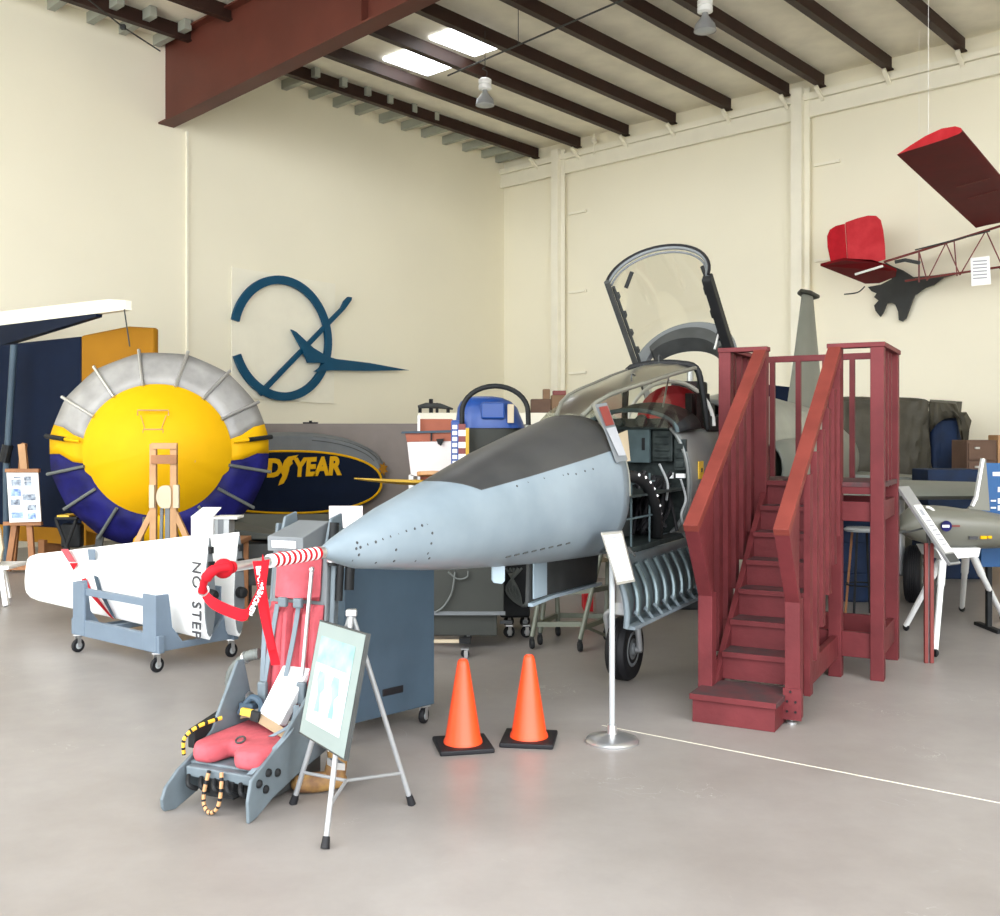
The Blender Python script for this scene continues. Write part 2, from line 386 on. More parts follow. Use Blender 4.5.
# cream ledger along the back wall
l0 = CORNER+nb*.1; l1 = BR_+nb*.1
trim(MB().beam(Vector((l0.x,l0.y,CH-.38)), Vector((l1.x,l1.y,CH-.38)), .2, .12), M['cream_trim'])
trim(MB().beam(Vector((l0.x,l0.y,CH-.60)), Vector((l1.x,l1.y,CH-.60)), .08, .3), M['cream_trim'])
# two pilasters
for px, w_ in ((562,.2),(803,.22)):
    q = WBp(px, 200); q.z = 0
    c = q+nb*.14
    mb = MB(); mb.obox(Vector((c.x,c.y,CH/2-.1)), d2, nb, UP, w_, .26, CH-.2)
    mb.obox(Vector((c.x,c.y,CH/2-.1))+d2*(w_/2+.05), d2, nb, UP, .1, .03, CH-.2)
    trim(mb, M['cream_trim'])
for (px, py) in ((574,213),(574,292),(574,373),(822,164),(822,260)):
    q = WBp(px, py, .04)
    trim(MB().obox(q+d2*.1, d2, nb, UP, .5, .05, .05), M['cream_trim'])
# skylights
M['skyl'] = emis('skylight panel lit by the sky', (.93,.96,1), 9.0)
def ceilp(px, py):
    Y = (CH-.02-EYE)*F/(HY-py); return Vector(((px-500)/F*Y, Y, CH-.02))
for i, qd in enumerate((((379,44),(428,23),(452,12.5),(404,33)), )): pass
sk = [((378,47),(405,37),(440,53),(415,62)), ((424,26),(459,12),(495,28),(462,42))]
from mathutils import geometry
for i, qd in enumerate(sk):
    c = sum((ceilp(*p) for p in qd), Vector())/4
    # nearest roof bay between two purlins
    dmat = Matrix(((d2.x, -PDh.x), (d2.y, -PDh.y))).inverted(); rel = c-CORNER
    a_, b_ = dmat @ Vector((rel.x, rel.y)); a_ += -.02
    k = min(range(len(ss)-1), key=lambda k: abs((ss[k]+ss[k+1])/2-a_)); am = (ss[k]+ss[k+1])/2
    c2 = CORNER+d2*am-PDh*b_; c2.z = ceil_z(c2)-.03
    struct('window_%d' % (i+1), MB().obox(c2+PDh*.75, PDh, Vector((PDh.y,-PDh.x,0)), UP, 1.1, (ss[k+1]-ss[k])-.30, .03), M['skyl'])
# low partition in the far corner, cream ledge
pz = 1.94
struct('wall_partition', MB().prism([V(-5.1,17.2,0),V(-1.35,17.2,0),V(-1.35,17.5,0),V(-5.1,17.5,0)], UP*pz), M['taupe'])
struct('wall_ledge', MB().prism([V(-1.35,17.25,0),V(2.4,17.25,0),V(2.4,19.6,0),V(-1.35,20.6,0)], UP*1.98), M['taupe'])
trim(MB().box(-1.37, 2.45, 17.18, 17.4, 1.93, 2.12), M['cream_trim'])
# ================================================================ THE JET
JA = R(62.03); J0 = Vector((-.75,4.28,0))
jet = thing('jet_aircraft', 'grey blue jet aircraft with long pointed nose, raised canopy and open side bay', 'aircraft', J0, JA)
JM = Matrix.Translation(J0) @ Matrix.Rotation(JA, 4, 'Z'); JI = JM.inverted()
TAB = [(0,1.272,1.248,.011),(.06,1.297,1.225,.036),(.12,1.318,1.203,.058),(.25,1.357,1.167,.095),(.5,1.427,1.134,.15),(.75,1.486,1.102,.195),(1,1.547,1.076,.235),
       (1.5,1.674,1.035,.315),(2,1.78,1.0,.375),(2.5,1.876,.975,.42),(3,1.90,.955,.44),(4,1.93,.93,.43),(5,1.97,.92,.425),(5.5,2.08,.91,.44),
       (6.3,2.16,.88,.50),(7,2.17,.85,.54),(9,2.10,.84,.54),(10.3,1.98,.92,.48),(11.2,1.85,1.03,.42),(11.6,1.76,1.12,.36)]
def prof(s):
    for i in range(len(TAB)-1):
        a, b_ = TAB[i], TAB[i+1]
        if s <= b_[0]:
            t = (s-a[0])/(b_[0]-a[0]); return [a[k]+(b_[k]-a[k])*t for k in (1,2,3)]
    return list(TAB[-1][1:])
NEXP = 2.25
def ringpt(s, th, k=1.0):
    t, b_, hw = prof(s); zc = b_+(t-b_)*.47
    c, sn = math.cos(th), math.sin(th)
    h = (t-zc) if sn > 0 else (zc-b_)
    return Vector((s, k*hw*math.copysign(abs(c)**(2/NEXP), c), zc+k*h*math.copysign(abs(sn)**(2/NEXP), sn)))
def inside(p):
    if p.x < 0 or p.x > 11.6: return False
    t, b_, hw = prof(p.x); zc = b_+(t-b_)*.47; h = (t-zc) if p.z > zc else (zc-b_)
    return abs(p.y/hw)**NEXP+abs((p.z-zc)/h)**NEXP < 1
def jhit(px, py):
    d = Vector(((px-500)/F, 1, -(py-HY)/F)); Y = 3.5
    while Y < 14:
        p = JI @ (Vector((0,0,EYE))+d*Y)
        if inside(p): return p
        Y += .004
    return None
# painted skin: anti-glare panel by its own outline on the surface
sm = bpy.data.materials.new('painted aircraft skin'); sm.use_nodes = True; nt = sm.node_tree; b = nt.nodes['Principled BSDF']
b.inputs['Roughness'].default_value = .38
tc = nt.nodes.new('ShaderNodeTexCoord'); sp = nt.nodes.new('ShaderNodeSeparateXYZ'); nt.links.new(tc.outputs['Object'], sp.inputs[0])
def mth(op, a, b2, clamp=False):
    n_ = nt.nodes.new('ShaderNodeMath'); n_.operation = op; n_.use_clamp = clamp
    for i, v in enumerate((a, b2)):
        if isinstance(v, (int, float)): n_.inputs[i].default_value = v
        elif v is not None: nt.links.new(v, n_.inputs[i])
    return n_.outputs[0]
X_, Y_, Z_ = sp.outputs
side = mth('GREATER_THAN', Z_, mth('ADD', mth('MULTIPLY', X_, .135), 1.335))
yy = mth('MULTIPLY', mth('MULTIPLY', Y_, Y_), 4.0)
front = mth('GREATER_THAN', X_, mth('ADD', yy, .90))
rear = mth('LESS_THAN', X_, 2.52)
glare = mth('MULTIPLY', mth('MULTIPLY', side, front), rear)
nz = nt.nodes.new('ShaderNodeTexNoise'); nz.inputs['Scale'].default_value = 2.2; nz.inputs['Detail'].default_value = 5; nt.links.new(tc.outputs['Object'], nz.inputs['Vector'])
def ramp(c0, c1, lo=.35, hi=.65, src=None):
    r_ = nt.nodes.new('ShaderNodeValToRGB'); r_.color_ramp.elements[0].position = lo; r_.color_ramp.elements[1].position = hi
    r_.color_ramp.elements[0].color = (*c0,1); r_.color_ramp.elements[1].color = (*c1,1); nt.links.new(src or nz.outputs['Fac'], r_.inputs['Fac']); return r_.outputs[0]
def mixc(f, a, b2):
    m_ = nt.nodes.new('ShaderNodeMix'); m_.data_type = 'RGBA'; nt.links.new(f, m_.inputs[0]); nt.links.new(a, m_.inputs[6]); nt.links.new(b2, m_.inputs[7]); return m_.outputs[2]
blue = ramp((.165,.212,.248), (.228,.282,.322)); blk = ramp((.024,.026,.028), (.050,.051,.052)); gry = ramp((.14,.15,.15), (.20,.21,.205)); grn = ramp((.17,.185,.16), (.23,.245,.215))
c1 = mixc(mth('GREATER_THAN', X_, 3.6), blue, gry); c2 = mixc(mth('GREATER_THAN', X_, 5.45), c1, grn); c3 = mixc(glare, c2, blk)
nt.links.new(c3, b.inputs['Base Color'])
stat = [0,.03,.06,.12,.18,.25,.375,.5,.625,.75,.875,1,1.15,1.3,1.5,1.65,1.8,2,2.15,2.3,2.4,2.5]
stat += [2.5+.0575*k for k in range(1,21)] + [3.65+.085*k for k in range(1,21)] + [5.5,5.7,5.9,6.1,6.3,6.6,7,7.5,8,8.5,9,9.5,10,10.3,10.8,11.2,11.4,11.6]
NS = 72
mb = MB(); rings = [[ringpt(s_, 2*math.pi*k/NS) for k in range(NS)] for s_ in stat]
vs = [q for r_ in rings for q in r_]; fs = []
for i in range(len(stat)-1):
    for k in range(NS):
        q = [vs[i*NS+k], vs[i*NS+(k+1)%NS], vs[(i+1)*NS+(k+1)%NS], vs[(i+1)*NS+k]]; c = sum(q, Vector())/4
        if 2.5 < c.x < 5.35 and c.z > 1.80: continue
        if 2.5 < c.x < 3.65 and c.y < 0 and c.z > 1.03: continue
        fs.append((i*NS+k, i*NS+(k+1)%NS, (i+1)*NS+(k+1)%NS, (i+1)*NS+k))
fs.append(tuple(range(NS)))
mb.add(vs, fs)
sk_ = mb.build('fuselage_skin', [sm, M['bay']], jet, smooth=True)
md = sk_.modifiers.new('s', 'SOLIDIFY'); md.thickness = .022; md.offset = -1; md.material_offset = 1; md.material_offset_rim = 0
# make sure normals look outward (recalc on an open shell)
# tail pipe
mb = MB(); mb.lathe([(.31,0),(.33,.05),(.27,.22),(.25,.22),(.27,.02)], (11.5,0,1.45), (1,0,0), 24, caps=False); mb.build('exhaust_nozzle', M['dkgrey'], jet, smooth=True)
# rivets and fasteners on the nose
mb = MB()
z0 = lambda a, b_: (330+a*.1528, 480+b_*.1528)
rv = [(200,440),(248,420),(300,405),(347,385),(397,368),(450,350),(500,332),(555,318),(603,297),(637,287),(670,347),(663,415),(640,480),(650,512),(433,457),(173,448),(190,490),(150,525),(178,410),(300,540),(420,530),(560,528)]
rv = [z0(*p) for p in rv]+[(517,486),(528,482),(544,478),(563,475),(568,474),(576,474),(593,469),(585,471)]
for p in rv:
    h = jhit(*p)
    if h is None: continue
    t, b_, hw = prof(h.x); zc = b_+(t-b_)*.47
    n_ = Vector((-.3, h.y/hw**2, (h.z-zc)/(.5*(t-b_))**2)).normalized()
    mb.lathe([(.0075,0),(.006,.003)], h-n_*.001, n_, 8)
mb.build_each('fastener', M['black_ink'], jet, label='small dark fastener')
# louvre slots low on the nose
mb = MB()
for k in range(8):
    h = jhit(508+k*8.5, 556.5-k*1.9)
    if h: mb.obox(h, (1,-.25,.10), (0,1,0), (0,0,1), .035, .012, .008)
mb.build_each('vent_slot', M['dkgrey'], jet)
# pitot boom
tip = Vector((.02,0,1.26))
def pb(q): return Vector((.02-q,0,1.26))
mb = MB(); mb.tube([pb(0),pb(.06),pb(.07),pb(.60)], [.026,.026,.020,.018], 14); pit = mb.build('pitot_boom', M['silver'], jet, smooth=True)
mb = MB(); mb2 = MB()
n_st = 9
for k in range(n_st*2):
    a = .03+k*.0168
    tgt = mb if k % 2 else mb2
    tgt.lathe([(.0272,0),(.0272,.0168)], pb(a), (-1,0,0), 16)
mb.build_each('boom_stripe', M['white'], pit, smooth=True, label='white stripe of the pitot boom')
mb2.build_each('boom_stripe', M['red'], pit, smooth=True, label='red stripe of the pitot boom')
# cockpit bulkheads, floor and contents
def bulk(s_, mb, z0=None, z1=None, k=.97, th=.02):
    pts = []
    for i in range(NS):
        p = ringpt(s_, 2*math.pi*i/NS, k)
        if z1 is not None: p.z = min(p.z, z1)
        if z0 is not None: p.z = max(p.z, z0)
        pts.append(p)
    mb.prism(pts, (th,0,0))
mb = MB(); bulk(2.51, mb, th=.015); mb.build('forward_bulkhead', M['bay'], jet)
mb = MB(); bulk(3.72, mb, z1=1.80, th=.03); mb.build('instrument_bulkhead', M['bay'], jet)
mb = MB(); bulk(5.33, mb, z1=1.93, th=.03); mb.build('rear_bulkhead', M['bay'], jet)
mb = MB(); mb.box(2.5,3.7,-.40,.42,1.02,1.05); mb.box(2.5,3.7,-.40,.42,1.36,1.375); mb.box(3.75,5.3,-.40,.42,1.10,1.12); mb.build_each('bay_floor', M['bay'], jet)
# frames in the open bay
mb = MB()
for s_ in (2.66, 3.0): mb.box(s_,s_+.012,-.37,-.36,1.04,1.5)
for z_ in (1.22, 1.44): mb.box(2.52,3.1,-.37,-.36,z_,z_+.010)
mb.build_each('bay_frame', M['bay_lt'], jet, label='pale thin frame rails of the open bay')
mb = MB()
for (x,y,z,a,b_,c_) in ((2.7,-.2,1.06,.2,.25,.14),(3.0,-.15,1.06,.22,.3,.2),(2.66,-.16,1.38,.22,.3,.16),(3.35,-.05,1.06,.25,.4,.12),(2.95,0,1.38,.3,.3,.22)):
    mb.box(x,x+a,y,y+b_,z,z+c_)
mb.build_each('avionics_box', M['dkgrey'], jet, bevel=.006)
# rim arch of the bay (rear) and instrument panel
pts = [ringpt(3.66, a, .985) for a in [R(180+x) for x in range(-42, 46, 4)]]
mb = MB(); mb.tube(pts, .009, 8); mb.build('bay_rim', M['bay_lt'], jet, smooth=True)
X0 = 3.70
mb = MB(); mb.box(X0-.05,X0,-.13,.05,1.55,1.80); mb.box(X0-.054,X0-.05,-.10,-.075,1.64,1.73,1)
mb.build('instrument_box', [M['bay_lt'], M['black']], jet, bevel=.004, label='pale blue grey instrument box with a dark slot')
mb = MB(); mb.box(X0-.035,X0,-.30,-.15,1.56,1.78); mb.box(X0-.04,X0,-.40,-.315,1.5,1.72)
for k in range(4): mb.box(X0-.048,X0-.03,-.28,-.17,1.585+k*.05,1.60+k*.05)
for k in range(3): mb.box(X0-.052,X0-.03,-.385,-.33,1.52+k*.065,1.56+k*.065)
mb.build('relay_panel', M['bay'], jet, bevel=.004)
mb = MB(); mb.box(X0-.045,X0,.07,.33,1.5,1.8); mb.box(X0-.03,X0,-.25,.3,1.15,1.46)
for k in range(5): mb.lathe([(.022,0),(.018,.03)], (X0-.03,-.2+k*.1,1.3+.05*(k%2)), (-1,0,0), 10)
mb.build('relay_panel', M['matt_black'], jet, bevel=.004)
mb = MB(); mb.box(X0-.06,X0-.035,-.40,-.335,1.445,1.475); mb.box(X0-.06,X0-.03,-.31,-.28,1.44,1.48); mb.build_each('data_plate', M['white'], jet)
# glareshield arch
mb = MB(); outer = [Vector((3.60,.36*math.cos(a),1.77+.16*math.sin(a))) for a in [math.pi*i/16 for i in range(17)]]
mb.tube(outer, .016, 8); mb.build('glareshield_rim', M['bay_lt'], jet, smooth=True)
mb = MB(); r0 = [Vector((3.60,.36*math.cos(a),1.77+.16*math.sin(a))) for a in [math.pi*i/16 for i in range(17)]]
r1 = [Vector((4.05,.40*math.cos(a),1.80+.20*math.sin(a))) for a in [math.pi*i/16 for i in range(17)]]
mb.loft([r0, r1], caps=False, closed=False); mb.build('glareshield', M['matt_black'], jet, smooth=True, solid=.015)
mb = MB(); mb.box(3.64,3.7,-.28,.28,1.79,1.87); mb.lathe([(.05,0),(.04,.05)], (3.64,-.08,1.85), (-1,0,0), 14); mb.lathe([(.035,0),(.03,.05)], (3.64,.08,1.84), (-1,0,0), 14)
mb.build('gunsight', M['bay'], jet, bevel=.006)
# hoses and looms in the bay
h1 = bez([(2.56,-.36,1.50),(2.75,-.40,1.47),(2.95,-.40,1.36),(3.10,-.38,1.22),(3.22,-.34,1.08),(3.3,-.3,1.04)], 8)
mb = MB(); mb.tube(h1, [.034+.005*(i % 2) for i in range(len(h1))], 12); hz = mb.build('air_hose', M['matt_black'], jet, smooth=True)
mb = MB()
for k in range(7):
    p = h1[5+int(k*3.2)]; mb.ball(p+Vector((-.010,-.034,.012)), .0095, 8)
mb.build_each('white_bead', M['white'], hz, label='white dot on the black hose')
rng = random.Random(3)
mb = MB()
for k in range(16):
    a = Vector((3.62-.2*rng.random(), -.36+.30*rng.random(), 1.50-.1*rng.random())); b_ = Vector((3.1+.5*rng.random(), -.38+.3*rng.random(), 1.06+.05*rng.random()))
    mid = (a+b_)/2+Vector((rng.uniform(-.1,.1), rng.uniform(-.06,.05), rng.uniform(-.05,.08)))
    mb.tube(bez([a, mid, b_], 7), rng.choice([.008,.012,.02]), 7)
mb.build_each('cable', M['black'], jet, smooth=True)
mb = MB(); mb.tube(bez([(3.3,-.33,1.55),(3.38,-.36,1.42),(3.42,-.34,1.3)], 8), .009, 7); mb.tube(bez([(3.55,-.40,1.44),(3.60,-.42,1.3),(3.5,-.42,1.2),(3.55,-.42,1.12)], 8), .008, 7)
mb.build_each('pale_cable', M['seat_light'], jet, smooth=True)
# placard door standing up at the front of the bay
a = JI @ P(597,404,6.15); b_ = JI @ P(609,402,6.25); c_ = JI @ P(627,455,6.32); d_ = JI @ P(619,458,6.22)
a = JI @ P(595,405,6.22); b_ = JI @ P(606,403,6.28); c_ = JI @ P(627,460,6.22); d_ = a+c_-b_
mb = MB(); mb.prism([a,b_,c_,d_], (.012,0,.004)); pd = mb.build('placard_door', M['grey'], jet)
mb = MB(); e0 = lambda u_, v_: (a.lerp(b_, u_)).lerp(d_.lerp(c_, u_), v_)+Vector((-.004,-.010,.002))
mb.prism([e0(.15,.05),e0(.9,.05),e0(.9,.38),e0(.15,.38)], (.003,0,0)); mb.build('maroon_plate', M['maroon'], pd)
mb = MB(); mb.prism([e0(.1,.42),e0(.95,.42),e0(.95,.92),e0(.3,.9)], (.003,0,0)); mb.build('text_plate', M['ink'], pd)
mb = MB(); q = [JI @ P(618,434,6.7), JI @ P(627,430,6.8), JI @ P(630,461,6.8), JI @ P(622,462,6.7)]
mb.prism(q, (.01,0,0)); mb.build('cream_card', M['wood_lt'], jet)
# yellow marking on side skin
mb = MB()
for (px, py) in ((700,470),):
    h = jhit(px, py)
    if h: mb.obox(h+Vector((0,-.006,0)), (1,0,0), (0,1,0), (0,0,1), .11, .01, .13); mb.obox(h+Vector((0,-.013,0)), (1,0,0), (0,1,0), (0,0,1), .02, .01, .03, 1)
mb.build('yellow_marking', [M['lbl_yel'], M['black']], jet)
# windshield
ZT = [(2.42,1.865),(2.6,1.93),(2.83,1.99),(3.13,2.06),(3.4,2.13),(3.83,2.24),(4.3,2.32)]
def bar_y(s_): return .11+.19*(s_-2.42)/1.88
def sil(s_): return prof(s_)[2]*.80
BAR = [(2.53,.09,1.865),(2.68,.125,1.955),(2.85,.15,2.01),(3.1,.178,2.06),(3.4,.205,2.112),(3.83,.24,2.19),(4.3,.28,2.265)]
CTR = [1.880,1.972,2.025,2.075,2.135,2.225,2.315]
rings = []
for (s_, yb, zb), zt in zip(BAR, CTR):
    zs = 1.80; ys = sil(max(s_,2.5)); zt = max(zt, zb+.02)
    rings.append([Vector(p) for p in ((s_+.08,-ys,zs),(s_+.04,-(yb+(ys-yb)*.55),zs+(zb-zs)*.62),(s_,-yb,zb),(s_,-yb*.5,zt-.008),(s_,0,zt),(s_,yb*.5,zt-.008),(s_,yb,zb),(s_+.04,(yb+(ys-yb)*.55),zs+(zb-zs)*.62),(s_+.08,ys,zs))])
mb = MB(); mb.loft([r_[6:9] for r_ in rings], caps=False, closed=False); mb.build('windshield_glass', M['glass_ws'], jet, smooth=True)
mb = MB(); mb.loft([r_[0:3] for r_ in rings], caps=False, closed=False); mb.build('windshield_glass', M['glass_ws'], jet, smooth=True)
mb = MB(); mb.loft([r_[2:7] for r_ in rings], caps=False, closed=False); mb.build('windshield_centre', M['glass_top'], jet, smooth=True, label='pale reflecting centre panel of the windshield')
mb = MB()
mb.tube([(2.44,-.30,1.76),(2.50,-.21,1.86),(2.62,-.13,1.94)], .012, 8)
for idx, rr_ in ((2,.016),(6,.013)): mb.tube([r_[idx]+Vector((0,0,.004)) for r_ in rings], rr_, 8)
mb.tube([r_[8] for r_ in rings], .016, 8)
mb.tube([ringpt(2.5, R(a_), 1.0) for a_ in range(-128, -181, -4)] if False else [ringpt(2.5, R(180+a_), 1.0) for a_ in range(-62, 4, 4)], .006, 8)
mb.build_each('windshield_frame', M['olive'], jet, smooth=True)
mb = MB(); mb.tube(bez(rings[-1], 4), .026, 10); mb.build('windshield_bow', M['matt_black'], jet, smooth=True)
mb = MB(); mb.tube([(3.85,-.16,1.93),(4.2,-.1,2.24)], .007, 6); mb.build('sight_rod', M['silver'], jet)
mb = MB()
for s_, y_ in ((3.3,-.13),(3.95,-.1)): mb.tube(bez([(s_,y_,2.12+(s_-3.3)*.27),(s_,y_,2.17+(s_-3.3)*.27),(s_+.06,y_,2.165+(s_-3.3)*.27)],4), .006, 6)
mb.build_each('hook', M['dkgrey'], jet)
# pilot seat inside the cockpit
mb = MB(); mb.box(4.95,5.1,-.2,.2,1.15,2.02); mb.box(4.9,5.12,-.13,.13,2.0,2.2); mb.box(4.5,4.95,-.22,.22,1.15,1.3); mb.build('pilot_seat', M['matt_black'], jet, bevel=.02)
mb = MB(); mb.loft([[Vector((s_,.30*math.cos(a)*k,1.85+.30*math.sin(a)*k)) for a in [math.pi*i/14 for i in range(15)]] for s_, k in ((4.55,1),(4.62,.8),(4.64,.1))], caps=False); mb.build('red_half_disc', M['fin_red'], jet, smooth=True)  # half-round red piece behind the windshield
mb = MB(); mb.tube([Vector((4.5,.36*math.cos(a),1.82+.36*math.sin(a))) for a in [math.pi*i/18 for i in range(19)]], .016, 8); mb.build('cockpit_hoop', M['offwhite'], jet, smooth=True)
mb = MB()
for y_ in (-.30,-.21): mb.box(4.42,4.6,y_,y_+.06,1.85,2.08)
mb.box(4.4,4.75,-.35,-.2,1.78,1.90); mb.build('side_console', M['matt_black'], jet, bevel=.008)
# raised canopy
H0 = Vector((5.3,0,1.95)); cc = Vector((-.743,0,.669)); ww = Vector((.669,0,.743))
def K(d, y, h): return H0+cc*d+Vector((0,y,0))+ww*h
def bow(d, hw, hh, n=24, e=2.05, base=0.0):
    o = []
    for i in range(n+1):
        a = math.pi*i/n; c = math.cos(a)
        o.append(K(d, hw*math.copysign(abs(c)**(2/e), c), base+hh*max(0,math.sin(a))**(2/e)))
    return o
mb = MB(); mb.tube(bow(1.50,.40,.385), .015, 10); mb.tube(bow(1.475,.382,.362), .009, 8); mb.build('canopy_bow', M['grey'], jet, smooth=True)
mb = MB(); mb.tube(bow(1.515,.412,.398), .012, 8); mb.build('canopy_seal', M['black'], jet, smooth=True)
mb = MB(); mb.tube([K(1.53,.40,-.02),K(0,.42,-.02)], .024, 8); mb.tube([K(1.45,.375,.01),K(0,.39,.01)], .014, 8); 
for k in range(6): mb.obox(K(1.35-k*.2,.37,.02), cc, (0,1,0), ww, .05, .03, .03)
mb.build('canopy_rail', M['dkgrey'], jet, smooth=True)
mb = MB(); mb.beam(K(1.50,-.40,-.01),K(.45,-.42,-.01), .075, .085, ww); mb.beam(K(.5,-.41,-.01),K(0,-.41,-.01), .05, .05, ww)
for k in range(4): mb.obox(K(1.35-k*.24,-.36,.02), cc, (0,1,0), ww, .08, .04, .05)
mb.build('canopy_rail', M['matt_black'], jet, bevel=.01)
o1 = bow(.60,.44,.50); o2 = bow(.60,.34,.37); o1b = bow(.54,.44,.50); o2b = bow(.54,.34,.37)
mb = MB(); rg = [[o1[i],o2[i],o2b[i],o1b[i]] for i in range(len(o1))]; mb.loft(rg); mb.build('canopy_arch', M['grey'], jet, smooth=True)
mb = MB(); q1 = bow(.66,.345,.37)[3:-3]; q2 = bow(.66,.30,.24)[3:-3]; q1b = bow(.5,.345,.37)[3:-3]; q2b = bow(.5,.30,.24)[3:-3]
mb.loft([[q1[i],q2[i],q2b[i],q1b[i]] for i in range(len(q1))]); mb.build('canopy_arch', M['dkgrey'], jet, smooth=True)
gl = []
for k in range(7):
    d = .6+(1.5-.6)*k/6; t = k/6; gl.append(bow(d, .43-.03*t, .49-.12*t+.03*math.sin(math.pi*t)))
mb = MB(); mb.loft(gl, caps=False, closed=False); mb.build('canopy_glass', M['glass'], jet, smooth=True)
mb = MB()
for y_ in (-.30,.28):
    mb.tube([K(1.42,y_,.22), K(1.34,y_*1.0+(.05 if y_ > 0 else -.05),.12)], .018, 8)
mb.build_each('canopy_handle', M['matt_black'], jet, smooth=True)
mb = MB(); mb.beam(K(.5,.36,-.02), Vector((5.1,.36,1.9)), .05, .05); mb.beam(K(.5,-.36,-.02), Vector((5.1,-.36,1.9)), .05, .05); mb.tube([K(.9,-.36,0),K(.85,-.34,-.12)], .01, 6)
mb.tube([Vector((5.05,0,1.85)), K(.45,0,.1)], .03, 10); mb.build('canopy_strut', M['silver'], jet)
# lower ribbed bay door, hanging open
def dr(s_, t):   # t 0 hinge .. 1 lower edge
    return Vector((s_, -.44-.09*math.sin(t*1.9), 1.03-.39*t))
NSd = 20
mb = MB(); mb.loft([[dr(2.15+(4.0-2.15)*i/NSd, j/8) for j in range(9)] for i in range(NSd+1)], caps=False, closed=False)
dd = mb.build('bay_door', M['zinc'], jet, smooth=True, solid=.012)
mb = MB()
for i in range(11):
    s_ = 2.24+i*.165; pts = [dr(s_+.06*math.sin(j/8*math.pi), j/8)+Vector((0,-.015 if False else -.022,0)) for j in range(1,8)]
    mb.tube(pts, .017, 8)
mb.build_each('door_rib', M['zinc'], dd, smooth=True)
mb = MB(); mb.beam(dr(2.15,1)+Vector((0,-.03,0)), dr(4.0,1)+Vector((0,-.03,0)), .06, .02)
mb.tube([dr(2.15,j/8)+Vector((-.015,-.01,0)) for j in range(9)], .018, 8)
for i in range(11):
    s_ = 2.24+i*.165; mb.beam(dr(s_,.8)+Vector((0,-.02,0)), dr(s_+.08,1)+Vector((0,-.05,0)), .015, .02)
mb.build('door_edge', M['seat_grey'], dd)
mb = MB()
for s_ in (2.5,3.6): mb.beam(Vector((s_,-.40,1.06)), dr(s_,.06)+Vector((0,0,0)), .03, .02)
mb.build_each('door_hinge', M['dkgrey'], dd)
# nose gear
mb = MB(); mb.tube([(3.45,0,1.02),(3.45,0,.52)], .04, 14); mb.tube([(3.45,0,.55),(3.43,0,.47)], .06, 12)
for y_ in (-.115,.115): mb.tube(bez([(3.45,0,.52),(3.45,y_,.47),(3.47,y_,.36),(3.50,y_,.225)], 6), .022, 10)
mb.tube([(3.50,-.13,.225),(3.50,.13,.225)], .022, 10); mb.tube([(3.3,0,1.0),(3.44,0,.62)], .02, 8)
ng = mb.build('nose_gear_strut', M['alu'], jet, smooth=True)
def wheel(c, r, w_, name='wheel', parent=jet):
    mb = MB(); pr = [(r*.55,-w_*.42),(r*.80,-w_*.5),(r*.93,-w_*.44),(r*.985,-w_*.30)]
    for k in range(-2, 3): pr += [(r, k*w_*.11-w_*.035),(r, k*w_*.11+w_*.035),(r*.975, k*w_*.11+w_*.045),(r*.975, k*w_*.11+w_*.065)]
    pr = pr[:-2]+[(r*.985,w_*.30),(r*.93,w_*.44),(r*.80,w_*.5),(r*.55,w_*.42)]
    mb.lathe(pr, c, (0,1,0), 32, caps=True); o = mb.build(name, M['black'], parent, smooth=True)
    mb = MB(); mb.lathe([(r*.56,-w_*.43),(r*.5,-w_*.46),(r*.42,-w_*.40),(r*.2,-w_*.45),(r*.18,-w_*.55),(.01,-w_*.56)], c, (0,1,0), 24, caps=False)
    mb.lathe([(r*.56,w_*.43),(r*.5,w_*.46),(r*.42,w_*.40),(r*.2,w_*.45),(.01,w_*.5)], c, (0,1,0), 24, caps=False); mb.build('wheel_hub', M['grey'], o, smooth=True)
wheel((3.50,0,.225), .225, .155)
for y_ in (-1.45, 1.45):
    wheel((8.1,y_,.30), .30, .18)
    mb = MB(); mb.tube([(8.1,y_*.9,.3),(8.1,y_*.9,1.15)], .05, 12); mb.tube([(8.1,y_*.88,.3),(8.1,y_*1.04,.3)], .03, 10); mb.build('main_gear_strut', M['alu'], jet, smooth=True)
# gear doors and small flaps below the nose
mb = MB(); q = [JI @ P(x, y, 5.55) for x, y in ((492,562),(505,562),(505,581),(502,584),(494,583),(492,580))]; mb.prism(q, (.012,.012,0)); mb.box(1.62,1.66,-.05,.0,.985,.99,1); mb.build('gear_flap', [M['grey_blue'], M['black']], jet, bevel=.003)
mb = MB(); mb.prism([(2.07,.05,1.02),(3.15,.05,.98),(3.15,.07,.735),(2.35,.07,.755),(2.07,.06,.745)], (0,.02,0)); gd = mb.build('gear_door', M['dkgrey'], jet)
mb = MB(); mb.beam((2.07,.045,.738),(2.35,.045,.748), .03, .02); mb.beam((2.35,.045,.748),(3.15,.045,.73), .03, .02); mb.beam((2.07,.045,1.0),(2.07,.045,.735), .03, .03); mb.box(2.10,2.28,.035,.045,.77,1.0); mb.build('door_edge', M['grey_blue'], gd)
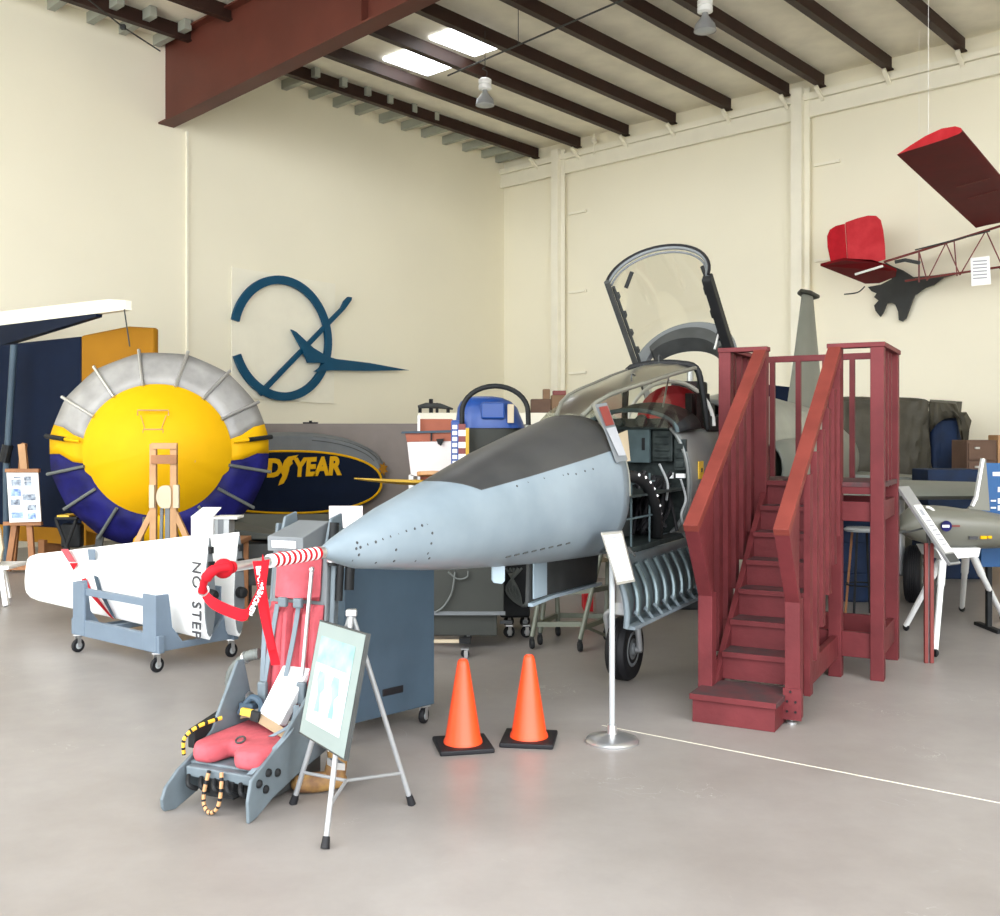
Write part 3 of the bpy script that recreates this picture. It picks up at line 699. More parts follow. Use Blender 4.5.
# wings, tailplane, fin
def wing(sgn):
    ys = (.48, 4.0); rt = (6.7, 9.5); tp = (8.52, 9.7)
    rings = []
    for t in (0,.25,.5,.75,1):
        y_ = ys[0]+(ys[1]-ys[0])*t; x0 = rt[0]+(tp[0]-rt[0])*t; x1 = rt[1]+(tp[1]-rt[1])*t; c = x1-x0; th = c*.045
        rings.append([Vector((x0+c*u_, sgn*y_, 1.16+th*v_)) for u_, v_ in ((0,0),(.03,.45),(.2,.95),(.5,1),(1,.05),(1,-.05),(.5,-.6),(.2,-.6),(.03,-.35))])
    mb = MB(); mb.loft(rings); return mb
for sgn in (-1,1): wing(sgn).build('wing', M['jet_rear'], jet, smooth=True)
for sgn in (-1,1):
    mb = MB(); mb.prism([(10.3,sgn*.36,1.2),(11.0,sgn*1.8,1.12),(11.6,sgn*1.8,1.12),(11.5,sgn*.40,1.2)], (0,0,.05)); mb.build('tailplane', M['jet_rear'], jet)
rings = []
for t in (0,.15,.5,1):
    x0 = 8.3+1.2*t if t > .15 else 8.3+1.9*t; x0 = 8.65+(9.6-8.65)*t; x1 = 10.9+(10.2-10.9)*t; th = .11-.05*t; z_ = 2.0+1.5*t; c = x1-x0
    rings.append([Vector((x0+c*u_, th*v_, z_)) for u_, v_ in ((0,0),(.15,.6),(.5,1),(1,.15),(1,-.15),(.5,-1),(.15,-.6))])
mb = MB(); mb.loft(rings); mb.build('tail_fin', M['jet_rear'], jet, smooth=True)
mb = MB(); mb.prism([(9.45,0,3.5),(9.7,.09,3.5),(10.15,.10,3.5),(10.3,0,3.5),(10.15,-.10,3.5),(9.7,-.09,3.5)], (0,0,.05)); mb.build('fin_cap', M['cab_grey'], jet, bevel=.02)
# engine intakes
for sgn in (-1,1):
    rings = []
    for s_, a, hh, in ((5.7,.13,.22),(6.2,.16,.26),(7.2,.15,.28),(8.5,.05,.2)):
        rings.append([Vector((s_, sgn*(.49+a*math.cos(t)+(.08 if s_ > 6.5 else .02)), 1.45+hh*math.sin(t))) for t in [2*math.pi*i/16 for i in range(16)]])
    mb = MB(); mb.loft(rings, caps=False); mb.build('engine_intake', M['jet_rear'], jet, smooth=True, solid=.02)
# pitot streamer: ball, sleeve and tape (hangs from the boom: its own thing)
rf = thing('pitot_cover', 'bright red pitot cover knob with long red warning streamer looped before the ejection seat', 'cover', J0, JA)
mb = MB(); c = pb(.585); mb.ball(c, .037, 18, (1,1,1)); mb.lathe([(.022,0),(.026,.02)], pb(.535), (-1,0,0), 18); mb.build('knob', M['red'], rf, smooth=True)
def W(px, py, Y): return P(px, py, Y)
mb = MB(); mb.tube(bez([W(228,567,3.75),W(214,570,3.72),W(205,580,3.72),W(202,592,3.74)],7), [.017]*7+[.020]*7+[.014]*8, 12); mb.build('sleeve', M['red'], rf, world=True, smooth=True)
mb = MB(); mb.tube([W(203,590,3.74)+Vector((.02*math.cos(a),0,.02*math.sin(a))) for a in [2*math.pi*i/14 for i in range(14)]], .004, 6, closed=True); mb.build('grommet', M['silver'], rf, world=True, smooth=True)
def ribbon(mb, pts, w_, tilt=(1,0,.0)):
    pp = bez(pts, 7); mb.strip(pp, [Vector(tilt)*w_ if isinstance(tilt, tuple) else tilt for _ in pp], .003)
mb = MB(); pp = bez([W(203,592,3.74),W(213,603,3.74),W(232,612,3.76),W(245,615,3.78),W(252,605,3.80),W(259,590,3.84),W(265,575,3.88),W(262,560,3.90)],7); mb.strip(pp, Vector((.005,0,.044)), .003); 
mb.build('streamer_tape', M['red'], rf, world=True, smooth=True)
mb = MB(); pp = bez([W(257,561,3.86),W(262,590,3.86),W(268,630,3.87),W(276,665,3.89)],8); mb.strip(pp, Vector((.032,.01,.0)), .003); mb.build('streamer_tape', M['red'], rf, world=True, smooth=True)
mb = MB(); pp = bez([W(266,560,3.83),W(262,590,3.84),W(263,612,3.85),W(272,650,3.86)],8); mb.strip(pp, Vector((.026,.01,.004)), .003); mb.build('streamer_tape', M['red'], rf, world=True, smooth=True)
for (txt, px, py, Y, ux, sz) in (('BEFORE', 259.5, 578, 3.835, V(.12,0,-1), .026),('FLIGHT', 262.5, 595, 3.845, V(.0,0,-1), .001),('REMOVE', 255.5, 603, 3.79, V(.42,0,.9), .026)):
    if sz < .01: continue
    tm = text_mesh(txt, sz, .002, W(px,py,Y), ux, V(ux.z*-1,0,ux.x) if False else Vector((-ux.z,0,ux.x)), bold=.0006)
    tm.build('lettering', M['white'], rf, world=True)
# ================================================================ RED VIEWING STAIRS
SR = Vector((2.70,7.36,0)); SA = R(-28)
st = thing('viewing_stairs', 'barn red wooden viewing stairs with handrails and platform beside the cockpit', 'stairs', SR, SA)
Hp = 1.41; TOP = 2.41
def post(x, y, z0, z1, w_=.092, nm='post'):
    mb = MB(); mb.box(x-w_/2,x+w_/2,y-w_/2,y+w_/2,z0,z1); return mb.build(nm, M['red_stair'], st, bevel=.004)
for (x,y) in ((0,0),(-.29,0),(-.83,0),(-1.10,0),(0,.78),(-1.10,.78)): post(x,y,0,TOP-.03)
# caps and rails
def rail(p, q, w_, h, m=None, nm='rail'):
    mb = MB(); mb.beam(p, q, w_, h); return mb.build(nm, m or M['red_stair'], st, bevel=.004)
rail((-.345,0,TOP-.015),(.055,0,TOP-.015),.11,.035,nm='top_cap'); rail((-1.15,0,TOP-.015),(-.775,0,TOP-.015),.11,.035,nm='top_cap')
rail((0,.06,TOP-.015),(0,.84,TOP-.015),.11,.035,nm='top_cap'); rail((-1.10,.06,TOP-.015),(-1.10,.84,TOP-.015),.11,.035,nm='top_cap')
rail((-1.07,.78,TOP-.04),(-.05,.78,TOP-.035),.04,.05)
for x in (-.93,-.72,-.51,-.30,-.14): 
    mb = MB(); mb.box(x-.02,x+.02,.76,.80,Hp-.05,TOP-.06); mb.build('baluster', M['red_stair'], st)
for x in (0,-1.10):
    for y in (.2,.39,.58):
        mb = MB(); mb.box(x-.02,x+.02,y-.02,y+.02,Hp-.05,TOP-.03); mb.build('baluster', M['red_stair'], st)
mb = MB(); mb.box(-.245,-.045,-.02,.02,Hp,TOP-.04)
# platform deck and beams
mb = MB(); mb.box(-1.14,.04,-.02,.83,Hp-.035,Hp); mb.build('platform_deck', M['red_tread'], st, bevel=.003)
for (a, b_) in (((-.245,-.0,Hp-.06),(-.045,0,Hp-.06)),((-1.075,0,Hp-.06),(-.875,0,Hp-.06))): rail(a,b_,.06,.05,nm='edge_board')
for (a, b_) in (((-.245,0,1.20),(-.045,0,1.20)),((-1.075,0,1.20),(-.875,0,1.20)),((-1.07,.78,1.20),(-.05,.78,1.20)),((0,.05,1.20),(0,.73,1.20)),((-1.10,.05,1.20),(-1.10,.73,1.20)),
                ((-.785,.0,1.10),(-.335,.0,1.10))): rail(a,b_,.05,.14,nm='cross_beam')
for (a, b_) in (((-.245,.0,.24),(-.045,.0,.24)),((-1.07,.78,.24),(-.05,.78,.24)),((0,.05,.24),(0,.73,.24)),((-1.10,.05,.24),(-1.10,.73,.24)),((-.785,0,.24),(-.335,0,.24))): rail(a,b_,.045,.18,nm='base_board')
for x in (-.29,-.83): rail((x,-1.35,.22),(x,-.05,.22),.045,.16,nm='base_board')
rail((-.12,0,1.0),(-.12,.0,1.0001),.01,.01) if False else None
# stringers
for x in (-.315,-.805):
    mb = MB(); mb.prism([(x-.02,-1.40,.03),(x-.02,-1.40,.13),(x-.02,-.04,1.33),(x-.02,-.04,1.12)], (.04,0,0)); mb.build('stringer', M['red_stair'], st, bevel=.003)
# steps
RI = Hp/8; RU = .2
for k in range(1, 9):
    y = -(8-k)*RU-.0; z = RI*k
    x0, x1 = -.785, -.335
    if k == 1:
        x0, x1, yf = -.845, -.345, -1.66
        mb = MB(); mb.box(x0,x1,yf,-1.36,0.0,z-.035); mb.build('riser', M['red_stair'], st, bevel=.003)
        mb = MB(); mb.box(x0-.012,x1+.012,yf-.02,-1.25,z-.035,z); mb.box(x0-.012,x1+.012,yf-.024,yf-.02,z-.035,z,1); mb.build('tread', [M['red_tread'],M['red_stair']], st, bevel=.002)
        continue
    mb = MB(); mb.box(x0,x1,y,y+.02,z-RI,z-.03); mb.build('riser', M['red_stair'], st)
    if k < 8:
        mb = MB(); mb.box(x0,x1,y-.022,y+RU,z-.03,z); mb.box(x0,x1,y-.027,y-.022,z-.032,z+.001,1); mb.build('tread', [M['red_tread'],M['red_stair']], st)
    else:
        mb = MB(); mb.box(x0,x1,y-.03,y,z-.035,z+.001); mb.build('nosing', M['red_stair'], st)
# newels, leaning boards and handrails
def rz_(y): return 1.21+(y+1.70)/1.70*(TOP-.03-1.21)
for x in (-.29,-.83):
    post(x,-1.40,.03 if x == -.29 else 0,.76,.092,'newel')
    rail((x,-1.42,.74),(x,-1.72,1.20),.088,.045,nm='leaning_board')
    mb = MB(); mb.prism([(x-.02,-1.44,.76),(x-.02,-1.70,1.17),(x-.02,-1.33,1.43),(x-.02,-1.36,.5)], (.04,0,0)); mb.build('gusset_board', M['red_stair'], st)
    rail((x,-1.74,1.185),(x,-.03,TOP-.035),.092,.05,M['red_top'],'handrail')
    off = .045 if x == -.29 else -.045
    for i in range(6):
        y = -1.20+i*.205; zt = rz_(y)-.05; zb = Hp+y*(RI/RU)-.22
        mb = MB(); mb.box(x+off-.02,x+off+.02,y-.045,y+.045,max(zb,.02),zt); mb.build('baluster', M['red_stair'], st, bevel=.002)
mb = MB(); mb.box(-.345,-.235,-1.455,-1.445,.03,.22)
for (a, b_) in ((-.32,.08),(-.27,.08),(-.32,.14),(-.27,.14),(-.3,.2)): mb.lathe([(.008,0),(.006,.006)], (a,-1.455,b_), (0,-1,0), 8, 1)
mb.build('foot_plate', [M['red_stair'],M['black']], st)
mb = MB(); mb.lathe([(.03,0),(.03,.012),(.01,.02),(.01,.05)], (-.30,-1.42,0), n=12); mb.build('levelling_foot', M['silver'], st)

# ================================================================ CONES
def cone(px, py, label):
    g = G(px, py-9); t = thing('traffic_cone', label, 'traffic cone', g, R(12), 'orange traffic cones')
    mb = MB(); mb.box(-.152,.152,-.152,.152,0,.028); mb.build('base', M['black'], t, bevel=.008)
    mb = MB(); mb.lathe([(.110,.028),(.108,.042),(.100,.056),(.036,.455),(.029,.485),(.022,.492),(.018,.475)], n=32, caps=False); mb.build('cone_body', M['orange'], t, smooth=True)
    return t
c1_ = cone(463, 756, 'orange traffic cone on black base, the one nearer the slate blue cart')
c2_ = dup(c1_, G(529, 741), R(-8), 'orange traffic cone on black base, the one nearer the round-based sign stand')

# ================================================================ SIGN STAND
g = G(612, 742); t = thing('sign_stand', 'silver pole sign stand with round base and tilted white placard', 'sign stand', g)
mb = MB(); mb.lathe([(.15,0),(.152,.012),(.145,.022),(.12,.032),(.06,.042),(.03,.05),(.026,.10),(.022,.10)], n=36); mb.build('base', M['silver'], t, smooth=True)
mb = MB(); mb.tube([(0,0,.05),(0,0,.95),(.0,0,1.06)], .0165, 14); mb.build('pole', M['seat_light'], t, smooth=True)
q = [P(600.6,533,5.92), P(622,531,6.0), P(635,581.5,5.86), P(617,585,5.78)]
mb = MB(); mb.prism(q, (.004,.014,.004)); pl = mb.build('placard', M['silver'], t, world=True)
def quad_in(q, u0, u1, v0, v1, off):
    n_ = (q[1]-q[0]).cross(q[3]-q[0]).normalized()
    if n_.y > 0: n_ = -n_
    f = lambda u_, v_: (q[0].lerp(q[1], u_)).lerp(q[3].lerp(q[2], u_), v_)+n_*off
    return [f(u0,v0), f(u1,v0), f(u1,v1), f(u0,v1)]
mb = MB(); mb.prism(quad_in(q,.08,.92,.06,.95,.002), (0,-.002,0)); mb.build('sheet', M['white'], pl, world=True)
mb = MB()
for k in range(9): mb.prism(quad_in(q,.2,.8-.2*(k%3==2),.2+k*.075,.2+k*.075+.018,.0045), (0,-.0006,0))
mb.prism(quad_in(q,.3,.7,.1,.135,.0045), (0,-.0006,0))
mb.build_each('text_line', M['ink'], pl, world=True)

# ================================================================ SLATE BLUE CART
def cart():
    a = Vector((-.875,5.80,0)); b_ = Vector((-.40,6.28,0)); u = (b_-a).normalized(); n_ = Vector((-u.y,u.x,0)); L = (b_-a).length
    t = thing('wheeled_cart', 'tall slate blue steel cart on casters standing under the jet nose', 'cart', a, math.atan2(u.y,u.x))
    mb = MB(); mb.box(0,L,0,.55,.11,1.0); mb.build('body', M['steel_blue'], t, bevel=.006)
    mb = MB(); mb.box(.27,.43,-.004,.01,.225,.27); mb.build('handle_slot', M['black'], t, bevel=.012)
    mb = MB(); mb.box(.02,L-.02,.02,.53,1.0,1.02); mb.build('top_plate', M['grey'], t)
    for (x,y) in ((.04,.03),(L-.06,.03),(.04,.5),(L-.06,.5)): caster(t, x, y, .11)
    return t
def caster(t, x, y, h, r=None, ang=.4, m=None):
    r = r or h*.42
    mb = MB(); c = Vector((x,y,0)); ax = Vector((math.cos(ang), math.sin(ang), 0))
    mb.box(x-.03,x+.03,y-.03,y+.03,h-.008,h); sd = Vector((-ax.y,ax.x,0))
    for s_ in (-1,1): mb.obox(c+sd*s_*.019+Vector((0,0,h-.03-r*.45)), ax, sd, UP, .03, .004, r*.9+.03)
    f = mb.build('caster_fork', m or M['silver'], t)
    mb = MB(); mb.lathe([(r*.5,-.014),(r*.95,-.014),(r,-.009),(r,.009),(r*.95,.014),(r*.5,.014)], c+Vector((0,0,r)), sd, 18); mb.build('caster_wheel', M['black'], f, smooth=True)
    mb = MB(); mb.lathe([(r*.52,-.015),(r*.2,-.018),(r*.2,.018),(r*.52,.015)], c+Vector((0,0,r)), sd, 14); mb.build('caster_hub', M['seat_light'], f)
cart()

# ================================================================ FRONT EASEL WITH BOARD
t = thing('display_easel', 'silver tripod easel holding a tilted board with pale green print', 'easel', G(345, 810))
apx = Vector((-.685,4.75,.93)); ft = [G(293,804), G(325,849), G(412,805)]
for f in ft:
    d = (apx-f).normalized()
    mb = MB(); mb.tube([f+d*.03, apx], .0125, 12); lg = mb.build('leg', M['alu'], t, world=True, smooth=True)
    mb = MB(); mb.tube([f+d*.03+d*.25, apx], .0155, 12)
    mb2 = MB(); mb2.tube([f+Vector((0,0,.002)), f+d*.05], [.02,.016], 12); mb2.build('rubber_foot', M['black'], lg, world=True, smooth=True)
hub = Vector((-.69,4.62,.20))
for f in ft:
    d = (apx-f); p = f+d*(.17); mb = MB(); mb.tube([p, hub], .008, 8); mb.build('brace', M['alu'], t, world=True, smooth=True)
q = [P(319.8,619.5,4.86), P(367.5,633.6,4.51), P(344.8,761,4.37), P(299,733,4.74)]
nn = (q[1]-q[0]).cross(q[3]-q[0]).normalized(); nn = nn if nn.y > 0 else -nn
mb = MB(); mb.prism(q, nn*.018); bd = mb.build('display_board', M['dkgrey'], t, world=True)
mb = MB(); mb.prism(quad_in(q,.02,.98,.015,.985,.002), -nn*.001); mb.build('backing_sheet', M['board_grey'], bd, world=True)
mb = MB(); mb.prism(quad_in(q,.12,.84,.13,.80,.004), -nn*.0006); mb.build('mount_sheet', M['aqua'], bd, world=True)
mb = MB(); mb.prism(quad_in(q,.12,.84,.36,.86,.006), -nn*.0006); mb.build('poster', M['poster'], bd, world=True)
mb = MB(); qq = lambda u_, v_: quad_in(q,u_,u_+.001,v_,v_+.001,.0075)[0]
for cx in (.30,.60):
    mb.prism([qq(cx-.07,.42),qq(cx+.05,.42),qq(cx+.09,.55),qq(cx+.02,.6),qq(cx+.06,.75),qq(cx-.05,.76),qq(cx-.03,.6),qq(cx-.1,.5)], -nn*.0006)
mb.build_each('print_figure', M['aqua'], bd, world=True)
mb = MB(); mb.obox(P(336,764,4.54), (q[2]-q[3]), nn, UP, .08, .05, .03); mb.build('board_ledge', M['silver'], t, world=True)
mb = MB(); mb.obox(apx+Vector((0,0,.0)), (1,0,0), (0,1,0), UP, .05, .04, .035); mb.build('apex_clamp', M['silver'], t, world=True, bevel=.008)

# ================================================================ EJECTION SEAT
se = thing('ejection_seat', 'faded red and grey ejection seat standing on the floor under the pitot boom', 'ejection seat', (-1.249,4.813,0), R(-23.6)); se.scale = (.833,1,1)
def sbuild(mb, n, m, p=None, **k): return mb.build(n, m, p or se, **k)
# side plates
def plate(x, front):
    mb = MB()
    if front == 'L':
        pts = [(-.185,.03),(-.19,.07),(-.165,.12),(-.08,.18),(.04,.23),(.16,.30),(.36,.60),(.41,.60),(.50,.30),(.50,.12),(.2,.08),(.02,.03),(-.10,.0),(-.17,.01)]
    else:
        pts = [(-.12,.0),(-.125,.10),(-.10,.19),(.0,.24),(.12,.30),(.34,.46),(.50,.60),(.54,.58),(.54,.16),(.3,.12),(.06,.06),(-.06,.01)]
    mb.prism([(x,y,z) for y,z in pts], (.022,0,0))
    return sbuild(mb, 'side_plate', M['seat_grey'], bevel=.006)
plate(-.32,'L'); pr_ = plate(.20,'R')
mb = MB()
for (y,z) in ((-.05,.16),(.02,.19),(.09,.17),(.0,.12)): mb.lathe([(.02,0),(.018,.012),(.008,.02)], (.222,y,z), (1,0,0), 12)
mb.build_each('adjuster_knob', M['matt_black'], pr_, smooth=True)
mb = MB(); mb.box(-.30,.20,.0,.50,.15,.20); mb.box(-.28,.18,-.05,.02,.14,.19); sbuild(mb, 'seat_pan', M['seat_grey'], bevel=.008)
mb = MB(); mb.box(-.25,.15,.1,.55,.02,.15); sbuild(mb, 'pan_base', M['dkgrey'], bevel=.01)
mb = MB(); mb.box(-.14,.06,-.06,.02,.07,.15)
for k in range(5): mb.tube(bez([(-.25+k*.09,-.06,.15),(-.22+k*.09,-.09,.12),(-.2+k*.09,-.05,.09)],5), .012, 7)
sbuild(mb, 'pan_wiring', M['matt_black'], smooth=True)
# cushion: two thigh lobes joined at the back
def cushion_mesh():
    mb = MB(); out = [(-.29,.02),(-.30,.10),(-.29,.45),(.19,.45),(.21,.10),(.20,-.02),(.15,-.05),(.06,-.05),(.02,-.01),(-.0,.08),(-.09,.08),(-.11,.0),(-.14,-.04),(-.24,-.04)]
    mb.prism([(x,y,.205) for x,y in out], (0,0,.085)); return mb
mb = cushion_mesh(); cu = sbuild(mb, 'seat_cushion', M['cushion'], bevel=.03); cu.modifiers['b'].segments = 4
for p in cu.data.polygons: p.use_smooth = True
mb = MB(); mb.tube([(-.04+.028*math.cos(a),.10+.02*math.sin(a),.295+.01*math.sin(a)) for a in [2*math.pi*i/14 for i in range(14)]], .005, 6, closed=True); sbuild(mb, 'pull_ring', M['dkgrey'], smooth=True)
# firing loop handle, beaded orange and black
lp = bez([(-.10,-.065,.19),(-.11,-.09,.10),(-.10,-.10,.04),(-.055,-.105,.014),(-.01,-.10,.04),(.005,-.09,.11),(-.015,-.065,.19)], 6)
mb = MB(); mb2 = MB()
for i in range(len(lp)-1): (mb if i % 3 else mb2).tube([lp[i], lp[i+1]], .0105, 8)
hl = sbuild(mb, 'firing_loop', M['wood'], smooth=True, label='orange and black banded pull loop'); mb2.build_each('loop_band', M['black'], hl)
# backrest
tilt = .10
def bk(x, z, d=0.0): return Vector((x, .46+(z-.3)*tilt+d, z))
mb = MB(); mb.hexa([bk(-.24,.28,.04),bk(.20,.28,.04),bk(.20,.28,.16),bk(-.24,.28,.16),bk(-.22,1.18,.04),bk(.17,1.18,.04),bk(.17,1.18,.14),bk(-.22,1.18,.14)]); sbuild(mb, 'back_frame', M['grey'], bevel=.01)
for x in (-.27,.21):
    mb = MB(); mb.beam(bk(x,.2,.10), bk(x*.86,1.28,.10), .03, .07); sbuild(mb, 'back_rail', M['seat_grey'], bevel=.006)
def quilt(x0, x1, z0, z1, th, name, nrib):
    mb = MB(); rings = []
    nx = nrib*6; nz = 12
    for j in range(nz+1):
        z = z0+(z1-z0)*j/nz; row = []
        for i in range(nx+1):
            x = x0+(x1-x0)*i/nx; e = min(1, min(i, nx-i)/2, min(j, nz-j)/1.0); b_ = abs(math.sin(math.pi*nrib*i/nx))**.5 if nrib > 1 else 1
            d = -(.012+th*(e**.5)*(.55+.45*b_))+.004*noise.noise(Vector((x*14,z*14,3)))
            row.append(bk(x, z, .04+d))
        rings.append(row)
    mb.loft(rings, caps=False, closed=False)
    back = [[bk(x0,z0,.04),bk(x1,z0,.04)],[bk(x0,z1,.04),bk(x1,z1,.04)]]; mb.loft(back, caps=False, closed=False)
    return sbuild(mb, name, M['cushion'], smooth=True)
quilt(-.22,-.035,.36,.88,.05,'back_cushion',3); quilt(-.03,.17,.36,.88,.05,'back_cushion',3)
quilt(-.19,.14,.90,1.16,.09,'head_cushion',1)
# parachute box at the top
mb = MB(); c = bk(-.02,1.245,0)
mb.hexa([bk(-.14,1.16,-.12),bk(.12,1.16,-.12),bk(.12,1.17,.12),bk(-.14,1.17,.12),bk(-.14,1.235,-.13),bk(.12,1.235,-.13),bk(.11,1.30,.12),bk(-.12,1.30,.12)]); pb_ = sbuild(mb, 'head_box', M['grey'], bevel=.005)
mb = MB(); mb.hexa([bk(-.10,1.18,-.130),bk(.07,1.18,-.130),bk(.07,1.18,-.11),bk(-.10,1.18,-.11),bk(-.10,1.215,-.136),bk(.07,1.215,-.136),bk(.07,1.215,-.11),bk(-.10,1.215,-.11)]); mb.build('white_label', M['white'], pb_)
for x in (-.19,.15):
    mb = MB(); mb.hexa([bk(x,1.16,.02),bk(x+.02,1.16,.02),bk(x+.02,1.16,.2),bk(x,1.16,.2),bk(x,1.32,.06),bk(x+.02,1.32,.06),bk(x+.02,1.34,.16),bk(x,1.34,.16)]); sbuild(mb, 'head_ear', M['seat_grey'], bevel=.005)
mb = MB(); mb.tube([bk(.20,1.08,.05),bk(.20,1.30,.05)], .028, 12); mb.tube([bk(.24,.9,.08),bk(.24,1.22,.08)], .02, 12); mb.tube([bk(.27,.95,.13),bk(.27,1.2,.13)], .028, 12); mb.build_each('catapult_tube', M['matt_black'], se, smooth=True)
mb = MB(); mb.lathe([(.034,0),(.034,.012)], bk(.20,1.17,.05), UP, 14); mb.lathe([(.034,0),(.034,.012)], bk(.20,1.10,.05), UP, 14); mb.build_each('tube_collar', M['silver'], se)
mb = MB(); mb.tube([bk(.10,.40,-.05),bk(.14,1.06,-.06)], .012, 10); mb.ball(bk(.14,1.07,-.06), .016, 10); sbuild(mb, 'chrome_rod', M['silver'], smooth=True)
# harness
for (a, b_, c_) in (((-.20,.90),(-.19,.70),(-.17,.40)),((-.12,.88),(-.15,.62),(-.16,.46)),((.04,.90),(.02,.7),(-.02,.46))):
    mb = MB(); mb.strip(bez([bk(a[0],a[1],-.03),bk(b_[0],b_[1],-.045),bk(c_[0],c_[1],-.06)],6), Vector((.032,0,0)), .005); sbuild(mb, 'harness_strap', M['strap_grey'], smooth=True)
for (x,z) in ((-.16,.44),(.12,.46),(.06,.90),(-.05,.90)):
    mb = MB(); mb.obox(bk(x,z,-.065), (1,0,0), (0,1,0), UP, .06, .03, .11 if z < .6 else .05); sbuild(mb, 'harness_buckle', M['seat_grey'], bevel=.008)
mb = MB(); mb.strip(bez([(-.24,.33,.34),(-.15,.30,.36),(0,.26,.34),(.16,.22,.31)],6), Vector((0,.03,.035)), .006); sbuild(mb, 'lap_belt', M['strap_tan'], smooth=True)
mb = MB(); mb.obox((-.09,.27,.36),(1,-.15,-.05),(0,1,0),(0,.3,1),.07,.02,.05); sbuild(mb, 'belt_sleeve', M['matt_black'], bevel=.005)
mb = MB(); mb.obox((-.18,.30,.365),(1,-.1,.0),(0,1,0),(0,.3,1),.09,.02,.035); sbuild(mb, 'yellow_tab', M['lbl_yel'], bevel=.004)
mb = MB(); mb.tube(bez([(-.27,.34,.34),(-.2,.36,.42),(-.12,.35,.40),(-.08,.3,.35)],6), .018, 8); mb.obox((-.22,.36,.38),(1,0,0),(0,1,0),(0,0,1),.1,.05,.03); sbuild(mb, 'hose_clamp', M['steel_blue'], smooth=True)
for pts in ([(.17,.30,.36),(.22,.18,.33),(.20,.05,.26),(.17,-.06,.20)],[(.15,.33,.42),(.20,.24,.36),(.12,.16,.31)]):
    mb = MB(); mb.strip(bez(pts,6), Vector((.03,.012,.0)), .005); sbuild(mb, 'harness_strap', M['strap_grey'], smooth=True)
# striped ejection handle on the far side
mb = MB(); mb.hexa([(-.36,.04,.24),(-.31,.04,.24),(-.31,.26,.30),(-.36,.26,.30),(-.36,.04,.33),(-.31,.04,.33),(-.31,.26,.37),(-.36,.26,.37)]); sbuild(mb, 'hand_grip', M['matt_black'], bevel=.008)
sp_ = bez([(-.345,.0,.22),(-.34,.0,.30),(-.30,.06,.345),(-.25,.18,.36)],8); mb = MB(); mb2 = MB()
for i in range(len(sp_)-1): (mb if i % 3 else mb2).tube([sp_[i], sp_[i+1]], .010, 8)
sbuild(mb, 'ejection_handle', M['lbl_yel'], smooth=True, label='yellow and black striped handle'); mb2.build_each('handle_band', M['black'], se)
# white pad leaning on the backrest
mb = MB(); mb.hexa([(-.10,.27,.33),(.08,.27,.33),(.08,.33,.31),(-.10,.33,.31),(-.055,.46,.575),(.135,.46,.575),(.135,.50,.565),(-.055,.50,.565)]); wp = mb.build('white_pad', M['white'], None, bevel=.006)
wp.matrix_world = se.matrix_basis.copy() if False else Matrix.Identity(4)
wp.location = se.location; wp.rotation_euler = se.rotation_euler; wp.scale = se.scale; tag(wp, 'plain white rectangular pad leaning in the ejection seat', 'pad')
# oxygen hose on the far side
hp = bez([(-.24,.47,.62),(-.32,.45,.60),(-.42,.44,.52),(-.43,.44,.43),(-.36,.44,.37),(-.27,.44,.40)], 8)
mb = MB(); mb.tube(hp, [.026+.004*(i % 2) for i in range(len(hp))], 12); ho = sbuild(mb, 'oxygen_hose', M['hose'], smooth=True)
mb = MB()
for i in (8, 24, 38): mb.tube([hp[i], hp[i+1]], .034, 12)
mb.build_each('hose_band', M['silver'], ho, smooth=True)
# leather thing on the floor behind the easel
g = G(318, 792); t = thing('leather_boot', 'brown and tan leather boot lying on the floor behind the easel', 'boot', g, .3)
mb = MB(); mb.loft([[Vector((x, .05*w_*math.cos(a), .05+.05*h*math.sin(a))) for a in [2*math.pi*i/12 for i in range(12)]] for x, w_, h in ((-.13,.3,.3),(-.11,.9,.8),(-.03,1.0,1.0),(.05,.95,.95),(.12,.8,.7),(.14,.3,.3))]); mb.build('foot', M['brown'], t, smooth=True)
mb = MB(); mb.tube([(.08,0,.07),(.10,.02,.16),(.09,.04,.26)], [.055,.05,.055], 12); mb.build('shaft', M['brown'], t, smooth=True)
mb = MB(); mb.box(.045,.075,-.02,.03,.20,.27); mb.build('paper_tag', M['offwhite'], t)
def pbox(mb, x0, x1, y0, y1, Y, depth, mi=0, z0=None, z1=None):
    a = P(x0,y1,Y); b_ = P(x1,y0,Y)
    return mb.box(a.x, b_.x, Y, Y+depth, a.z if z0 is None else z0, b_.z if z1 is None else z1, mi)
def one(mb, name, m, label, cat, group=None, loc=None, **k):
    o = mb.build(name, m, **k)
    c = sum((v.co for v in o.data.vertices), Vector())/len(o.data.vertices); zmin = min(v.co.z for v in o.data.vertices)
    recenter(o, (c.x, c.y, zmin)); return tag(o, label, cat, group)
def root(name, label, cat, loc, group=None, rz=0): return thing(name, label, cat, (loc[0],loc[1],loc[2]), rz, group)
def pp(pts, Y): return [P(x,y,Y) for x,y in pts]
